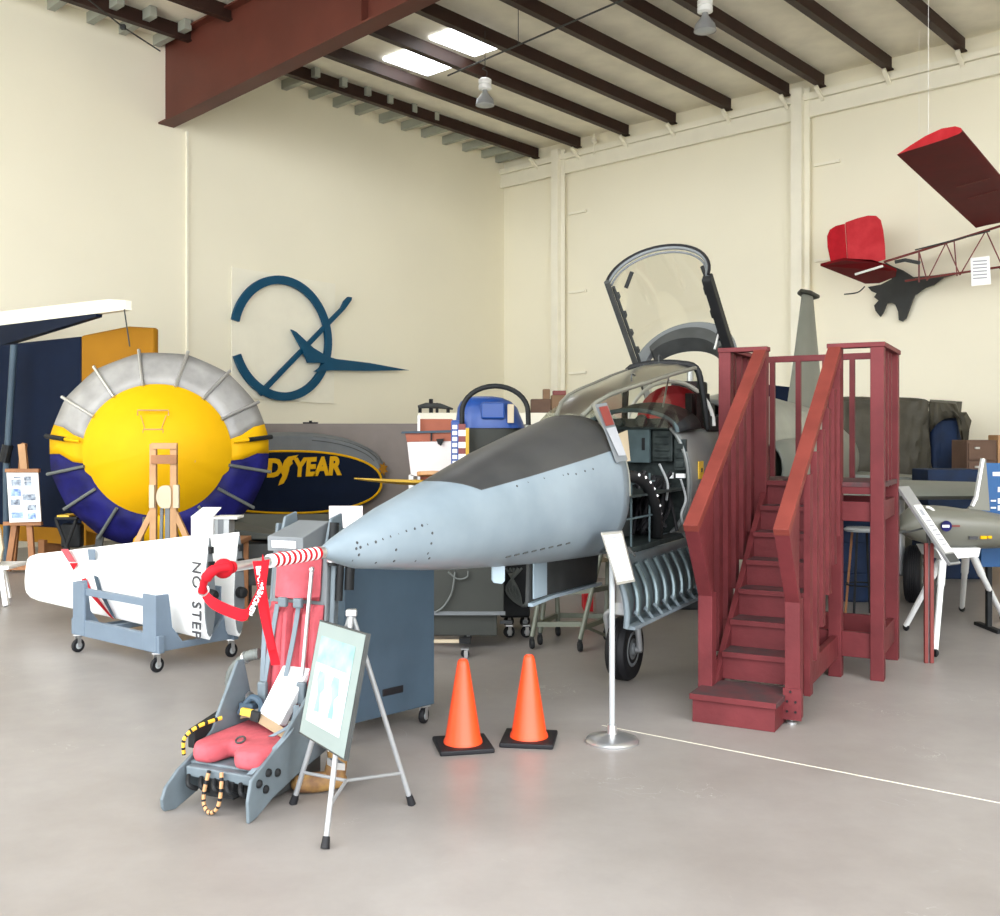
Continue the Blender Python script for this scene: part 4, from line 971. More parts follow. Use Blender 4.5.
# ================================================================ WALL LOGO
lg = root('wall_emblem', 'large dark blue open ring emblem with swooping jet shape mounted on the left wall', 'emblem', WLp(282,400,.05))
bc = [WLp(231,267,.01), WLp(334.4,284,.01), WLp(333,404,.01), WLp(231,397,.01)]
mb = MB(); mb.prism(bc, nl*.03); mb.build('backboard', M['cream_trim'], lg, world=True)
C0 = WLp(282,338.5,.09); mb = MB(); ro, ri = 1.19, 1.03
N = 64; a0_, a1_ = R(180-13), R(180+20-360); rg = []
for i in range(N+1):
    a = a0_+(a1_-a0_)*i/N; dr_ = d1*math.cos(a)+UP*math.sin(a)
    rg.append([C0+dr_*ri, C0+dr_*ro, C0+dr_*ro+nl*.06, C0+dr_*ri+nl*.06])
mb.loft(rg); mb.build('ring', M['teal'], lg, world=True)
for pts in ([(290,329.6),(294.8,332),(312,348),(326,356.5),(334.4,359),(368,363),(408,370.4),(368,371),(331,370.4),(312.8,372),(317.6,368.5),(323,363),(306.8,363),(303,353.6)],):
    mb = MB(); mb.prism([WLp(x,y,.15) for x,y in pts], nl*.05); mb.build('jet_shape', M['teal'], lg, world=True)
mb = MB(); mb.prism([WLp(x,y,.09) for x,y in ((257,392.5),(260.5,396),(343.5,309.5),(350,300.5),(350.5,297.5),(347,297),(343,301),(340,307.5))], nl*.05); mb.build('staff', M['teal'], lg, world=True)

# ================================================================ LEFT: AIRSHIP FIN PANEL, BEAM, DISC
A = Vector((-4.36,12.95,0)); B = Vector((-7.55,14.6,0)); u = (B-A).normalized(); n_ = Vector((u.y,-u.x,0)); n_ = n_ if n_.y < 0 else -n_
fn = root('airship_fin', 'big navy blue fabric panel with orange yellow end standing behind the yellow disc', 'panel', A)
def fp(q, z): p = A+u*q; return Vector((p.x,p.y,z))
L = (B-A).length; qs = 1.30
mb = MB(); mb.prism([fp(qs,.50),fp(L,.50),fp(L,2.98),fp(qs,3.05)], -n_*.12); mb.build('navy_panel', M['navy'], fn, world=True, bevel=.03)
mb = MB(); mb.prism([fp(0,.30),fp(qs,.50),fp(qs,3.06),fp(.45,3.14),fp(0,3.10)], -n_*.10); mb.build('orange_panel', M['ochre'], fn, world=True, bevel=.03)
mb = MB(); mb.prism([fp(qs-.1,.30),fp(L,.30),fp(L,.51),fp(qs-.1,.51)], -n_*.2); mb.build('yellow_band', M['ochre'], fn, world=True)
for q in (.2, 2.0, L-.2):
    mb = MB(); mb.beam(fp(q,0)-n_*.1, fp(q,.34)-n_*.1, .12, .3, n_); mb.build('support_block', M['wood_dk'], fn, world=True)
pl_ = root('support_strut', 'tall thin blue grey strut standing in front of the navy panel at left edge', 'strut', G(9,566))
pz0 = G(7, 566); mb = MB(); mb.tube([pz0, P(6.5,470,pz0.y), P(14,345,pz0.y)], .045, 12); mb.build('pole', M['steel_blue'], pl_, world=True, smooth=True)
mb = MB(); mb.tube([P(5,455,pz0.y-.05), P(8,445,pz0.y-.05), P(4,462,pz0.y-.05)], .07, 10); mb.lathe([(.1,0),(.1,.03),(.05,.05)], pz0, n=16); mb.build_each('pole_fitting', M['matt_black'], pl_, world=True)
# horizontal wing-like panel above, projecting from the wall
E = Vector((-4.45,12.2,3.29)); wd = Vector((-.721,.693,0)); wn = Vector((-.693,-.721,0))
wg = root('airship_tail_surface', 'cream edged navy wing panel projecting from the left wall above the navy panel', 'panel', E)
mb = MB(); Lw = 4.2
mb.prism([E+V(0,0,-.06),E+V(0,0,.06),E+wd*.45+V(0,0,.11),E+wd*Lw+V(0,0,.26),E+wd*Lw+V(0,0,.04)], -wn*.10); mb.build('cream_edge', M['cream_trim'], wg, world=True, bevel=.01)
mb = MB(); b0 = E+wd*.75; b1 = E+wd*Lw
mb.loft([[b0+V(0,0,-.04), b0+V(0,0,-.08), b0-wn*.08+V(0,0,-.08), b0-wn*.08+V(0,0,-.04)], [b1+V(0,0,.05), b1+V(0,0,-.27), b1-wn*.12+V(0,0,-.27), b1-wn*.12+V(0,0,.05)]]); mb.build('navy_fabric', M['navy'], wg, world=True)
mb = MB(); mb.tube([E+V(0,0,-.05), E+V(.1,-.1,-.5)], .008, 6); mb.build('stay_wire', M['dkgrey'], wg, world=True)
# the disc
DC = P(158,451.5,12.2); dx = Vector((.985,.17,0)).normalized(); dn = Vector((.17,-.985,0)).normalized()
ds = root('airship_nose_cone', 'large round nose cone with yellow centre, silver upper rim and blue lower rim', 'nose cone', (DC.x,DC.y,0))
def dp(r_, deg, z): a = R(deg); return DC+dx*(r_*math.cos(a))+UP*(r_*.94*math.sin(a))+dn*z
rods = [8,29,52,76,101,125.5,148.5,171.5,192.5,213.5,237,260,281,304,326,348]
mb = MB(); NA = 64; prof_ = [(0,.40),(.2,.385),(.45,.31),(.7,.17),(.85,.022)]
mb.loft([[dp(max(r_,.002)*(1-.05*(200 < k*360/NA < 340)), k*360/NA, z) for k in range(NA)] for r_, z in prof_], caps=False)
mb.build('centre_cone', M['yellow'], ds, world=True, smooth=True)
def sector(a0, a1, i0=None, i1=None):
    mb = MB(); i0 = a0 if i0 is None else i0; i1 = a1 if i1 is None else i1
    n = max(2, int(abs(a1-a0)/4)); rg = []
    for i in range(n+1):
        t = i/n; ao = a0+(a1-a0)*t; ai = i0+(i1-i0)*t
        # chord-like edge between neighbouring battens
        nb_ = [r for r in rods]; nb_ = sorted(nb_+[r-360 for r in rods]+[r+360 for r in rods]); lo_ = max([r for r in nb_ if r <= ao+1e-6]); hi_ = min([r for r in nb_ if r > ao+1e-6])
        k = math.cos(R((hi_-lo_)/2))/math.cos(R(ao-(hi_+lo_)/2))
        ro_ = 1.30*(.985+.015*0)*(.4*1+.6*k); w_ = .04*math.sin(math.pi*(ao-lo_)/(hi_-lo_))
        rg.append([dp(.845*(1-.05*(200 < (ai%360) < 340)), ai, .02), dp(.98, ai*.7+ao*.3, -.03-w_*.6), dp(1.14, ao, -.12-w_), dp(ro_, ao, -.22-w_*.4)])
    mb.loft(rg, caps=False, closed=False); return mb
sector(16,164.5,10.6,169).build('silver_rim', M['silver_fab'], ds, world=True, smooth=True, solid=.02)
sector(164.5,181.5,169,190).build('yellow_wedge', M['yellow'], ds, world=True, smooth=True, solid=.02)
sector(-1.5,16,-8,10.6).build('yellow_wedge', M['yellow'], ds, world=True, smooth=True, solid=.02)
sector(181.5,255,190,262).build('blue_rim', M['blue_fab'], ds, world=True, smooth=True, solid=.02)
sector(255,288,262,280).build('yellow_wedge', M['yellow'], ds, world=True, smooth=True, solid=.02)
sector(288,358.5,280,352).build('blue_rim', M['blue_fab'], ds, world=True, smooth=True, solid=.02)
for a in rods:
    blk_ = (a in (8,171.5)); m_ = M['matt_black'] if blk_ else (M['silver'] if 8 < a < 171 else M['hose'])
    mb = MB(); mb.tube([dp(1.06 if blk_ else .84, a, .0 if blk_ else .05), dp(1.32, a, -.20)], .028 if blk_ else .020, 8)
    mb.build('batten', m_, ds, world=True, smooth=True)
    if blk_: mb = MB(); mb.tube([dp(.88,a,.05), dp(1.06,a,.0)], .02, 8); mb.build('batten', M['yellow'], ds, world=True, smooth=True)
mb = MB()
for y0_, w_ in ((.42,.17),(.20,.11)):
    mb.tube([DC+dx*(x)+UP*(y0_+dz)+dn*(.36) for x, dz in ((-w_,0),(-w_,.06),(w_,.06),(w_,0))], .009, 6)
mb.tube([DC+dx*-.14+UP*.42+dn*.34, DC+UP*-.02+dn*.38, DC+dx*.14+UP*.42+dn*.34], .005, 6)
for x, z in ((-.40,-.10),(.42,-.10)): mb.tube([DC+dx*(x+.04*math.cos(t))+UP*(z+.04*math.sin(t))+dn*(.29) for t in [2*math.pi*i/12 for i in range(12)]], .008, 6, closed=True)
mb.build_each('lacing_patch', M['wood'], ds, world=True)
mb = MB()
for x in (-.7,.7): mb.beam(DC+dx*x-dn*.25-UP*1.0, Vector((DC.x,DC.y,0))+dx*x*1.1-dn*.3, .08, .08, dn)
mb.beam(Vector((DC.x,DC.y,.25))-dx*.8-dn*.3, Vector((DC.x,DC.y,.25))+dx*.8-dn*.3, .08, .08); mb.build_each('rear_brace', M['dkgrey'], ds, world=True)
# wooden stand in front of it
Yw = 11.25; wt = root('wooden_stand', 'tall narrow pine stand holding a pale oval plate in front of the yellow cone', 'stand', (P(163,450,Yw).x,Yw,0))
for px in (153.5, 174):
    a = P(px,444,Yw); mb = MB(); mb.box(a.x-.035,a.x+.035,Yw-.03,Yw+.03,0,a.z); mb.build('upright', M['wood'], wt, world=True, bevel=.004)
for (y0,y1,m_) in ((443,449,'wood'),(455,464,'wood_dk')):
    mb = MB(); pbox(mb,151,176.5,y0,y1,Yw-.06,.05); mb.build('cross_bar', M[m_], wt, world=True, bevel=.004)
mb = MB(); mb.prism([P(164+8*math.cos(t)**1, 497+11.5*math.sin(t), Yw-.05) if math.cos(t) < 0 else P(164+7*math.copysign(abs(math.cos(t))**.3, 1), 497+11.5*math.copysign(abs(math.sin(t))**.6, math.sin(t)), Yw-.05) for t in [2*math.pi*i/28 for i in range(28)]], (0,.05,0)); mb.build('oval_plate', M['wood_lt'], wt, world=True)
mb = MB(); pbox(mb,149,154,485,508,Yw-.07,.04); pbox(mb,173,178.5,485,508,Yw-.07,.04); mb.build_each('side_block', M['wood_lt'], wt, world=True)
mb = MB(); mb.beam(P(168,508,Yw), Vector((P(168,508,Yw).x,Yw,.02)), .05, .05, (0,1,0)); mb.beam(P(162,508,Yw), Vector((P(160,508,Yw).x,Yw,.02)), .03, .03, (0,1,0)); mb.build_each('inner_post', M['grey'], wt, world=True)
for px, ex in ((152,-.42),(175,.42)):
    a = P(px,512,Yw); mb = MB(); mb.beam(a, Vector((a.x+ex,Yw-.05,.03)), .06, .05, (0,1,0)); mb.build('splayed_leg', M['wood'], wt, world=True, bevel=.003)
# ================================================================ PHOTO EASEL AT LEFT
Ye = 13.1; ea = root('wooden_easel', 'brown wooden easel carrying a white board of photographs at the left', 'easel', (P(22,450,Ye).x,Ye,0))
for (x0,x1,t0) in ((23,8,470),(26,33,470)):
    mb = MB(); a = P(x0,t0,Ye); b_ = G(x1,570); mb.beam(a, Vector((P(x1,500,Ye).x,Ye,.02)), .07, .05, (0,1,0)); mb.build('front_leg', M['wood_dk'], ea, world=True)
mb = MB(); mb.beam(P(24,444,Ye), Vector((P(20,500,Ye+.9).x,Ye+.7,.02)), .07, .05, (0,1,0)); mb.build('rear_leg', M['wood_dk'], ea, world=True)
mb = MB(); mb.beam(P(22,444,Ye-.02), P(25,474,Ye-.02), .09, .05, (0,1,0)); mb.build('mast', M['wood'], ea, world=True)
for y_ in (470.5, 523.5, 567):
    mb = MB(); a = P(4 if y_ > 500 else 6, y_, Ye-.05); b_ = P(42 if y_ > 500 else 39.5, y_, Ye-.05); mb.beam(a, b_, .06, .045 if y_ < 560 else .07); mb.build('shelf_bar', M['wood_dk'], ea, world=True)
q = [P(6.5,472.5,Ye-.05), P(38,472.5,Ye-.05), P(41,521.5,Ye-.12), P(9.5,522.5,Ye-.12)]
mb = MB(); mb.prism(q, (0,.02,0)); pbd = mb.build('photo_board', M['offwhite'], ea, world=True)
rects = [((.14,.45,.14,.27),'photo_dk'),((.22,.45,.08,.12),'photo_dk'),((.55,.78,.08,.17),'photo_dk'),((.55,.78,.18,.27),'photo_dk'),((.08,.42,.33,.48),'photo_bl'),((.46,.88,.44,.57),'photo_dk'),((.08,.38,.54,.66),'photo_dk'),((.60,.88,.66,.77),'photo_dk'),((.08,.45,.80,.92),'photo_bl'),((.6,.85,.82,.95),'photo_bl')]
for (u0,u1,v0,v1), m_ in rects:
    mb = MB(); mb.prism(quad_in(q,u0,u1,v0,v1,.004), (0,-.001,0)); mb.build('photo_print', M[m_], pbd, world=True)
# folded black stool beside it
Yk = 12.6; fs_ = root('folding_stool', 'black folding stool with yellow edged seat between the easel and the nose cone', 'stool', (P(68,540,Yk).x,Yk,0))
mb = MB(); pbox(mb,54,77,517,520,Yk,.35); mb.build('seat', M['matt_black'], fs_, world=True, bevel=.01)
mb = MB(); pbox(mb,57,69,515.3,517,Yk,.3); mb.build('seat_trim', M['lbl_yel'], fs_, world=True)
for (a,b_) in ((56,78),(76,56)):
    for dy in (0,.3):
        mb = MB(); t0 = P(a,520,Yk+dy); t1 = P(b_,520,Yk+dy); mb.tube([t0, Vector((t1.x,Yk+dy,.02))], .022, 8); mb.build('leg', M['matt_black'], fs_, world=True)
mb = MB(); pbox(mb,60,80,524,548,Yk+.1,.15); mb.build('sling_fabric', M['matt_black'], fs_, world=True, bevel=.03)
# white chair piece at the very left edge
wc = root('folding_chair', 'white folding chair mostly cut off by the left edge of the photo', 'chair', G(-22,612))
Yc = 10.6
mb = MB(); a = P(-40,567,Yc); b_ = P(8.5,564,Yc); mb.box(a.x,b_.x,Yc,Yc+.42,a.z-.03,a.z+.01); mb.build('seat', M['white'], wc, world=True, bevel=.01)
for (x0,x1,dy) in ((1,11,0),(-38,-30,0),(3,9,.4),(-36,-32,.4)):
    mb = MB(); mb.beam(P(x0,568,Yc+dy), Vector((P(x1,600,Yc+dy).x,Yc+dy-.1*(dy==0),.0+.01)), .05, .04, (0,1,0)); mb.build('leg', M['white'], wc, world=True)
mb = MB(); mb.prism([P(x,y,Yc+.05) for x,y in ((-30,505),(-12,507),(0,530),(3,548),(0,562),(-34,562))], (0,.04,0)); mb.build('backrest', M['wood_lt'], wc, world=True, bevel=.01)

# ================================================================ AIRSHIP SIGN
Ys = 16.85; sg = root('airship_sign', 'long airship shaped sign, grey above and navy below, with large slanted yellow lettering', 'sign', (P(290,480,Ys).x,Ys,0))
def ell(cx, cy, rx, rt, rb, e, Y, n=56):
    o = []
    for i in range(n):
        t = 2*math.pi*i/n; c, s_ = math.cos(t), math.sin(t)
        o.append(P(cx+rx*math.copysign(abs(c)**(2/e), c), cy-(rt if s_ > 0 else rb)*math.copysign(abs(s_)**(2/e), s_), Y))
    return o
mb = MB(); mb.loft([ell(290,472,95,40,41,2.15,Ys+.2), ell(290,472,94,39,40,2.15,Ys+.08), ell(290,472,90,36,38,2.15,Ys+.01)]); mb.build('grey_hull', M['grey'], sg, world=True, smooth=True, label='grey upper hull of the sign')
mb = MB(); mb.loft([ell(288,482,94,31,31,2.3,Ys+.06), ell(288,482,93,30.5,30.5,2.3,Ys-.015)]); mb.build('navy_hull', M['navy'], sg, world=True)
mb = MB(); mb.tube(ell(288,482,93.5,31,31,2.3,Ys-.01), .02, 6, closed=True); mb.build('yellow_stripe', M['yellow'], sg, world=True)
mb = MB()
for k in range(3): mb.tube(ell(290,473,93-2*k,37.5-2*k,37,2.15,Ys+.03-.015*k)[3:13], .006, 5)
mb.build_each('seam_line', M['dkgrey'], sg, world=True)
lm = text_mesh('GOOD', .40, .03, P(250.5,469.5,Ys-.03), (1,0,.03), (0,0,1), bold=.020, shear=.15, squash=.80); lm.build('lettering', M['yellow'], sg, world=True)
lm = text_mesh('YEAR', .40, .03, P(316.5,467.5,Ys-.03), (1,0,.04), (0,0,1), bold=.020, shear=.15, squash=.80); lm.build('lettering', M['yellow'], sg, world=True)
ft_ = [(265,525),(272,502),(284,480),(276,462),(282,440),(292,412),(310,394),(355,386),(340,402),(326,412),(330,424),(316,440),(312,462),(302,492),(288,516)]
mb = MB(); mb.prism([P(220+x*.22, 370+y*.22, Ys-.045) for x,y in ft_], (0,.03,0)); mb.build('winged_foot', M['yellow'], sg, world=True)
mb = MB(); mb.prism([P(383+5*math.cos(t)*(1 if i%2 else .5), 469+7*math.sin(t)*(1 if i%2 else .6), Ys) for i,t in enumerate([2*math.pi*i/14 for i in range(14)])], (0,.06,0)); mb.build('nose_rosette', M['ochre'], sg, world=True)
mb = MB()
for x in (225,352): a = P(x,505,Ys+.15); mb.box(a.x-.06,a.x+.06,Ys+.08,Ys+.2,0,a.z)
mb.build_each('sign_post', M['dkgrey'], sg, world=True)
# small black bracket on the partition top
mb = MB(); a = P(310,424.5,17.2); mb.box(a.x-.12,a.x+.12,17.2,17.3,1.94,1.965); mb.box(a.x-.02,a.x+.02,17.22,17.28,1.96,1.99); one(mb,'metal_bracket',M['black'],'small black bracket lying on top of the taupe partition','bracket')

# ================================================================ TABLE, CRATES AND CABINET BEHIND THE SEAT
Yt = 9.9; tb = root('equipment_bench', 'dark olive equipment bench with angled top behind the ejection seat', 'bench', (P(262,540,Yt).x,Yt,0))
a = P(222,520,Yt); b_ = P(345,520,Yt)
mb = MB(); mb.hexa([V(a.x,Yt,.86),V(b_.x,Yt,.70),V(b_.x,Yt+.8,.88),V(a.x,Yt+.8,.88),V(a.x,Yt,.74),V(b_.x,Yt,.74),V(b_.x,Yt+.8,.93),V(a.x,Yt+.8,.93)]); mb.build('top', M['cab_grey'], tb, world=True, bevel=.008)
mb = MB(); mb.box(a.x,b_.x,Yt+.02,Yt+.8,.30,.70); mb.build('body', M['dkgrey'], tb, world=True, bevel=.008)
for x in (a.x+.08, b_.x-.08):
    for y in (Yt+.08, Yt+.7): mb = MB(); mb.box(x-.03,x+.03,y-.03,y+.03,0,.3); mb.build('leg', M['matt_black'], tb, world=True)
# supply table behind the white wings with two white boxes
Yq = 9.25; wt2 = root('supply_table', 'low brown table behind the white stabilisers carrying two white cartons', 'table', (P(208,560,Yq).x,Yq,0))
a = P(180,540,Yq); b_ = P(238,540,Yq); zt = P(0,541,Yq).z
mb = MB(); mb.box(a.x,b_.x,Yq,Yq+.5,zt-.04,zt); mb.build('top', M['wood_dk'], wt2, world=True, bevel=.004)
for x in (a.x+.04,b_.x-.04):
    for y in (Yq+.04,Yq+.46): mb = MB(); mb.box(x-.02,x+.02,y-.02,y+.02,0,zt-.04); mb.build('leg', M['wood_dk'], wt2, world=True)
b1 = P(191,541,Yq+.05); b2 = P(213,512,Yq+.05); Y_b = Yq+.05
t = root('white_carton', 'open white carton with a raised flap standing behind the white stabilisers', 'box', (b1.x+.1,Y_b,zt))
mb = MB(); mb.box(b1.x,b2.x,Y_b,Y_b+.22,zt,b2.z-.05); mb.build('box_body', M['white'], t, world=True, bevel=.003)
mb = MB(); mb.hexa([V(b1.x,Y_b+.0,b2.z-.05),V(b2.x,Y_b,b2.z-.05),V(b2.x+.02,Y_b+.2,b2.z+.02),V(b1.x+.05,Y_b+.2,b2.z+.02),V(b1.x,Y_b,b2.z-.04),V(b2.x,Y_b,b2.z-.04),V(b2.x+.02,Y_b+.2,b2.z+.03),V(b1.x+.05,Y_b+.2,b2.z+.03)]); mb.build('flap', M['white'], t, world=True)
mb = MB(); mb.box(b1.x+.02,b1.x+.07,Y_b-.002,Y_b,b2.z-.13,b2.z-.125); mb.build('green_mark', M['green'], t, world=True)
b1 = P(213.5,541,Yq+.1); b2 = P(229,519,Yq+.1); Y_b = Yq+.1
t = root('lidded_carton', 'small grey white carton with wide flat lid beside the open white carton', 'box', (b1.x+.07,Y_b,zt))
mb = MB(); mb.box(b1.x,b2.x,Y_b,Y_b+.2,zt,b2.z); mb.build('box_body', M['seat_light'], t, world=True, bevel=.003)
mb = MB(); mb.box(b1.x,b2.x+.08,Y_b-.02,Y_b+.22,b2.z,b2.z+.02); mb.build('lid', M['offwhite'], t, world=True); mb = MB(); mb.box(b1.x+.04,b1.x+.09,Y_b-.004,Y_b,zt,b2.z); mb.build('dark_strip', M['grey'], t, world=True)
# pinkish white board and small shelf unit beneath
Yp = 8.9; t = root('notice_board', 'pinkish white square notice board standing just above the tip of the jet nose', 'board', (P(345,520,Yp).x,Yp,0))
mb = MB(); pbox(mb,329,362.5,506,538,Yp,.02); mb.build('panel', M['pink_white'], t, world=True, bevel=.002)
mb = MB(); mb.tube([P(341,538,Yp+.03), Vector((P(341,538,Yp).x,Yp+.03,.0))], .015, 8); mb.lathe([(.12,0),(.12,.015),(.03,.03)], (P(341,538,Yp).x,Yp+.03,0), n=20); mb.build('post', M['matt_black'], t, world=True)
mb = MB(); a = P(343,529,Yp-.01); mb.obox(a,(1,0,.6),(0,1,0),(-.6,0,1),.03,.02,.012); mb.build('clip', M['matt_black'], t, world=True)
Yp = 8.6; t = root('storage_crate', 'brown crate stencilled with white letters behind the ejection seat', 'crate', (P(338,600,Yp).x,Yp,0))
mb = MB(); a = P(316,594,Yp); b_ = P(354,594,Yp); mb.box(a.x,b_.x,Yp,Yp+.4,0,a.z); mb.build('crate_body', M['card_dk'], t, world=True, bevel=.006)
text_mesh('OM', .14, .004, P(335.5,609,Yp-.003), (1,0,0), (0,0,1), bold=.006).build_each('lettering', M['offwhite'], t, world=True)
mb = MB(); a = P(322,566,Yp+.05); b_ = P(352,594,Yp+.05); zt2 = P(0,594,Yp).z; mb.box(a.x,b_.x,Yp+.05,Yp+.35,zt2,a.z); one(mb,'metal_case',M['bay_lt'],'pale grey metal case on top of the brown stencilled crate','case',bevel=.006)
# ================================================================ GREY CABINET, DARK CART, ROLLING STAND UNDER THE NOSE
Yg = 8.35; t = root('grey_cabinet', 'olive grey metal cabinet on a wheeled frame seen below the jet nose', 'cabinet', (P(450,600,Yg).x,Yg,0))
mb = MB(); a = P(385,615,Yg); b_ = P(504,615,Yg); mb.box(a.x,b_.x,Yg,Yg+.6,a.z,1.05); mb.build('upper_body', M['cab_grey'], t, world=True, bevel=.008)
mb = MB(); c_ = P(497,637,Yg); mb.box(a.x,c_.x,Yg+.05,Yg+.5,c_.z,a.z); mb.build('lower_body', M['cab_grey'], t, world=True, bevel=.008)
mb = MB(); mb.box(a.x-.01,b_.x+.01,Yg-.012,Yg,a.z,a.z+.03); mb.build('trim_band', M['grey'], t, world=True)
mb = MB(); mb.beam(P(380,641,Yg-.25), P(463,641,Yg-.25), .03, .025); mb.build('frame_bar', M['wood_lt'], t, world=True)
mb = MB(); e_ = P(465,640,Yg-.25); mb.obox(e_, (1,0,0), (0,1,0), UP, .09, .09, .04); mb.beam(P(465,641,Yg-.25), P(465,641,Yg+.4), .04, .04); mb.beam(P(385,641,Yg-.25), P(385,641,Yg+.4), .04, .04); mb.build_each('frame_member', M['matt_black'], t, world=True)
t.rotation_euler = (0,0,0)
for wx, wy in ((e_.x-t.location.x,-.25),(e_.x-t.location.x,.4),(P(390,641,Yg).x-t.location.x,-.25),(P(390,641,Yg).x-t.location.x,.4)): caster(t, wx, wy, .075, .032)
mb = MB(); mb.tube(bez([P(455,572,Yg-.03),P(452,592,Yg-.03),P(444,606,Yg-.03),P(436,612,Yg-.03)],6), .008, 7); mb.tube(bez([P(448,572,Yg-.03),P(458,579,Yg-.03),P(467,577,Yg-.03),P(468,571,Yg-.03)],6), .007, 7); mb.build_each('power_cord', M['hose'], t, world=True, smooth=True)
Yh = 9.0; t = root('power_cart', 'black wheeled power cart with looped cables between grey cabinet and gear door', 'cart', (P(515,600,Yh).x,Yh,0))
mb = MB(); a = P(500,618,Yh); b_ = P(530,618,Yh); mb.box(a.x,b_.x,Yh,Yh+.5,a.z,.98); mb.build('body', M['matt_black'], t, world=True, bevel=.02)
mb = MB(); mb.beam(P(500,622,Yh-.1), P(512,622,Yh-.1), .03,.03); mb.beam(P(510,622,Yh-.1),P(510,622,Yh+.4),.04,.03); mb.beam(P(525,622,Yh-.1),P(525,622,Yh+.4),.04,.03); mb.build_each('frame_member', M['grey'], t, world=True)
mb = MB()
for k in range(5): mb.tube(bez([P(506+k*4,568,Yh-.05),P(518-k*3,590,Yh-.08),P(522+k,606,Yh-.05),P(528+k*2,600-k*5,Yh-.05)],6), .012, 7)
mb.build_each('cable', M['hose'], t, world=True, smooth=True)
for wx in (P(509,600,Yh).x-t.location.x, P(526,600,Yh).x-t.location.x):
    for wy in (-.1,.4): caster(t, wx, wy, .11, .05)
t = root('rolling_work_stand', 'pale green tubular work stand on casters under the open side bay', 'work stand', G(560,645))
def leg(x0,y0,x1,y1,Y0,Y1=None):
    Y1 = Y1 or Y0; g_ = G(x1,y1+0); a_ = P(x0,y0,g_.y+.15); mb = MB(); mb.tube([a_, g_+V(0,0,.1)], .021, 10); mb.build('leg', M['tan_metal'], t, world=True, smooth=True)
    mb = MB(); mb.lathe([(.04,-.015),(.045,0),(.04,.015)], g_+V(0,0,.045), (1,.2,0), 16); mb.beam(g_+V(0,0,.05), g_+V(0,0,.11), .03,.03,(0,1,0)); mb.build('caster_wheel', M['matt_black'], t, world=True, smooth=True)
    return a_, g_
l1 = leg(546,562,532,649,8); l2 = leg(601,553,580,652,8); l3 = leg(556,562,558,636,8); l4 = leg(608,556,606,640,8); l5 = leg(549,562,540,645,8)
mb = MB()
for (a,b_,f) in ((l1,l2,.28),(l1,l2,.62),(l2,l4,.25),(l3,l4,.28),(l1,l3,.28),(l3,l4,.62),(l2,l4,.62),(l1,l3,.62)):
    p_ = a[1].lerp(a[0],f); q_ = b_[1].lerp(b_[0],f); mb.beam(p_,q_,.03,.04)
mb.beam(l2[1].lerp(l2[0],.25), l4[1].lerp(l4[0],.05), .02,.02); mb.build_each('cross_bar', M['tan_metal'], t, world=True)
mb = MB(); pa, pb2, pc, pd2 = [l[1].lerp(l[0],.93) for l in (l1,l2,l4,l3)]; mb.prism([pa,pb2,pc,pd2], (0,0,.03)); mb.build('platform', M['wood_lt'], t, world=True)
# red tool box and carton seen behind the nose wheel
Yr = 10.2; mb = MB(); pbox(mb,584,596,566,582,Yr,.3,z0=0); one(mb,'red_toolbox',M['fin_red'],'small red tool chest standing behind the rolling work stand','tool chest',bevel=.01)
Yr = 9.9; mb = MB(); pbox(mb,596,664,585,618,Yr,.5,z0=.0); one(mb,'plywood_box',M['taupe'],'pale brown plywood box on the floor behind the nose wheel','box',bevel=.01)
mb = MB(); pbox(mb,667,720,588,616,Yr+.4,.5,z0=.0); one(mb,'footlocker',M['matt_black'],'low black footlocker on the floor right of the plywood box','footlocker',bevel=.015)

# ================================================================ WHITE STABILISERS ON A DOLLY
e_ = Vector((-.78,.63,0)).normalized(); m_ = Vector((-.63,-.78,0)).normalized()
def stab(Rt, zb, zt, zbl, ztl, L, label, th=.10):
    t = root('white_stabiliser', label, 'aircraft part', (Rt.x,Rt.y,0), 'white stabilisers on the dolly')
    rg = []
    for f in (0,.02,.2,.4,.6,.8,.93,.98,1.0):
        sh = 1.0 if f < .95 else (.93 if f < .99 else .80)
        b_ = zb+(zbl-zb)*f; tp = zt+(ztl-zt)*f; mid = (b_+tp)/2; h = (tp-b_)/2*sh; thf = th*(1-.55*f)*(1 if f < .95 else .5)
        p = Rt+e_*L*f; row = []
        for v, w_ in ((-1,.06),(-.92,.45),(-.6,.9),(-.2,1),(.3,.75),(.75,.32),(1,.05)): row.append(Vector((p.x,p.y,mid+h*v))+m_*th*.5*w_*(1-.5*f))
        for v, w_ in ((1,.05),(.75,.32),(.3,.75),(-.2,1),(-.6,.9),(-.92,.45),(-1,.06)): row.append(Vector((p.x,p.y,mid+h*v))-m_*th*.5*w_*(1-.5*f))
        rg.append(row)
    mb = MB(); mb.loft(rg); mb.build('skin', M['white'], t, world=True, smooth=True)
    # root rib with fittings
    mb = MB(); r0 = [q-e_*.012 for q in rg[0]]; cz = (zb+zt)/2
    c = sum(r0, Vector())/len(r0); r0 = [c+(q-c)*.93 for q in r0]; mb.prism(r0, e_*.014)
    mb.build('root_rib', M['grey'], t, world=True)
    mb = MB(); mb.lathe([(.045,0),(.04,.05),(.02,.06)], Rt+V(0,0,cz-.06)-e_*.01, -e_, 14); mb.obox(Rt+V(0,0,zt-.12)-e_*.02, e_, m_, UP, .03, .03, .05); mb.obox(Rt+V(0,0,zt-.25)-e_*.02, e_, m_, UP, .03, .05, .09); mb.build_each('root_fitting', M['matt_black'], t, world=True)
    return t
Rt = Vector((-2.15,7.62,0))
sA = stab(Rt, .235, 1.02, .27, .66, 2.75, 'front white stabiliser on the dolly with red and blue flash and black lettering')
Rt2 = Vector((-2.02,7.97,0))
sB = stab(Rt2, .19, 1.0, .25, .66, 2.5, 'rear plain white stabiliser on the dolly, standing behind the lettered one')
def SPt(px, py, off=.052): 
    p = onplane(px, py, Rt, m_, off); return p
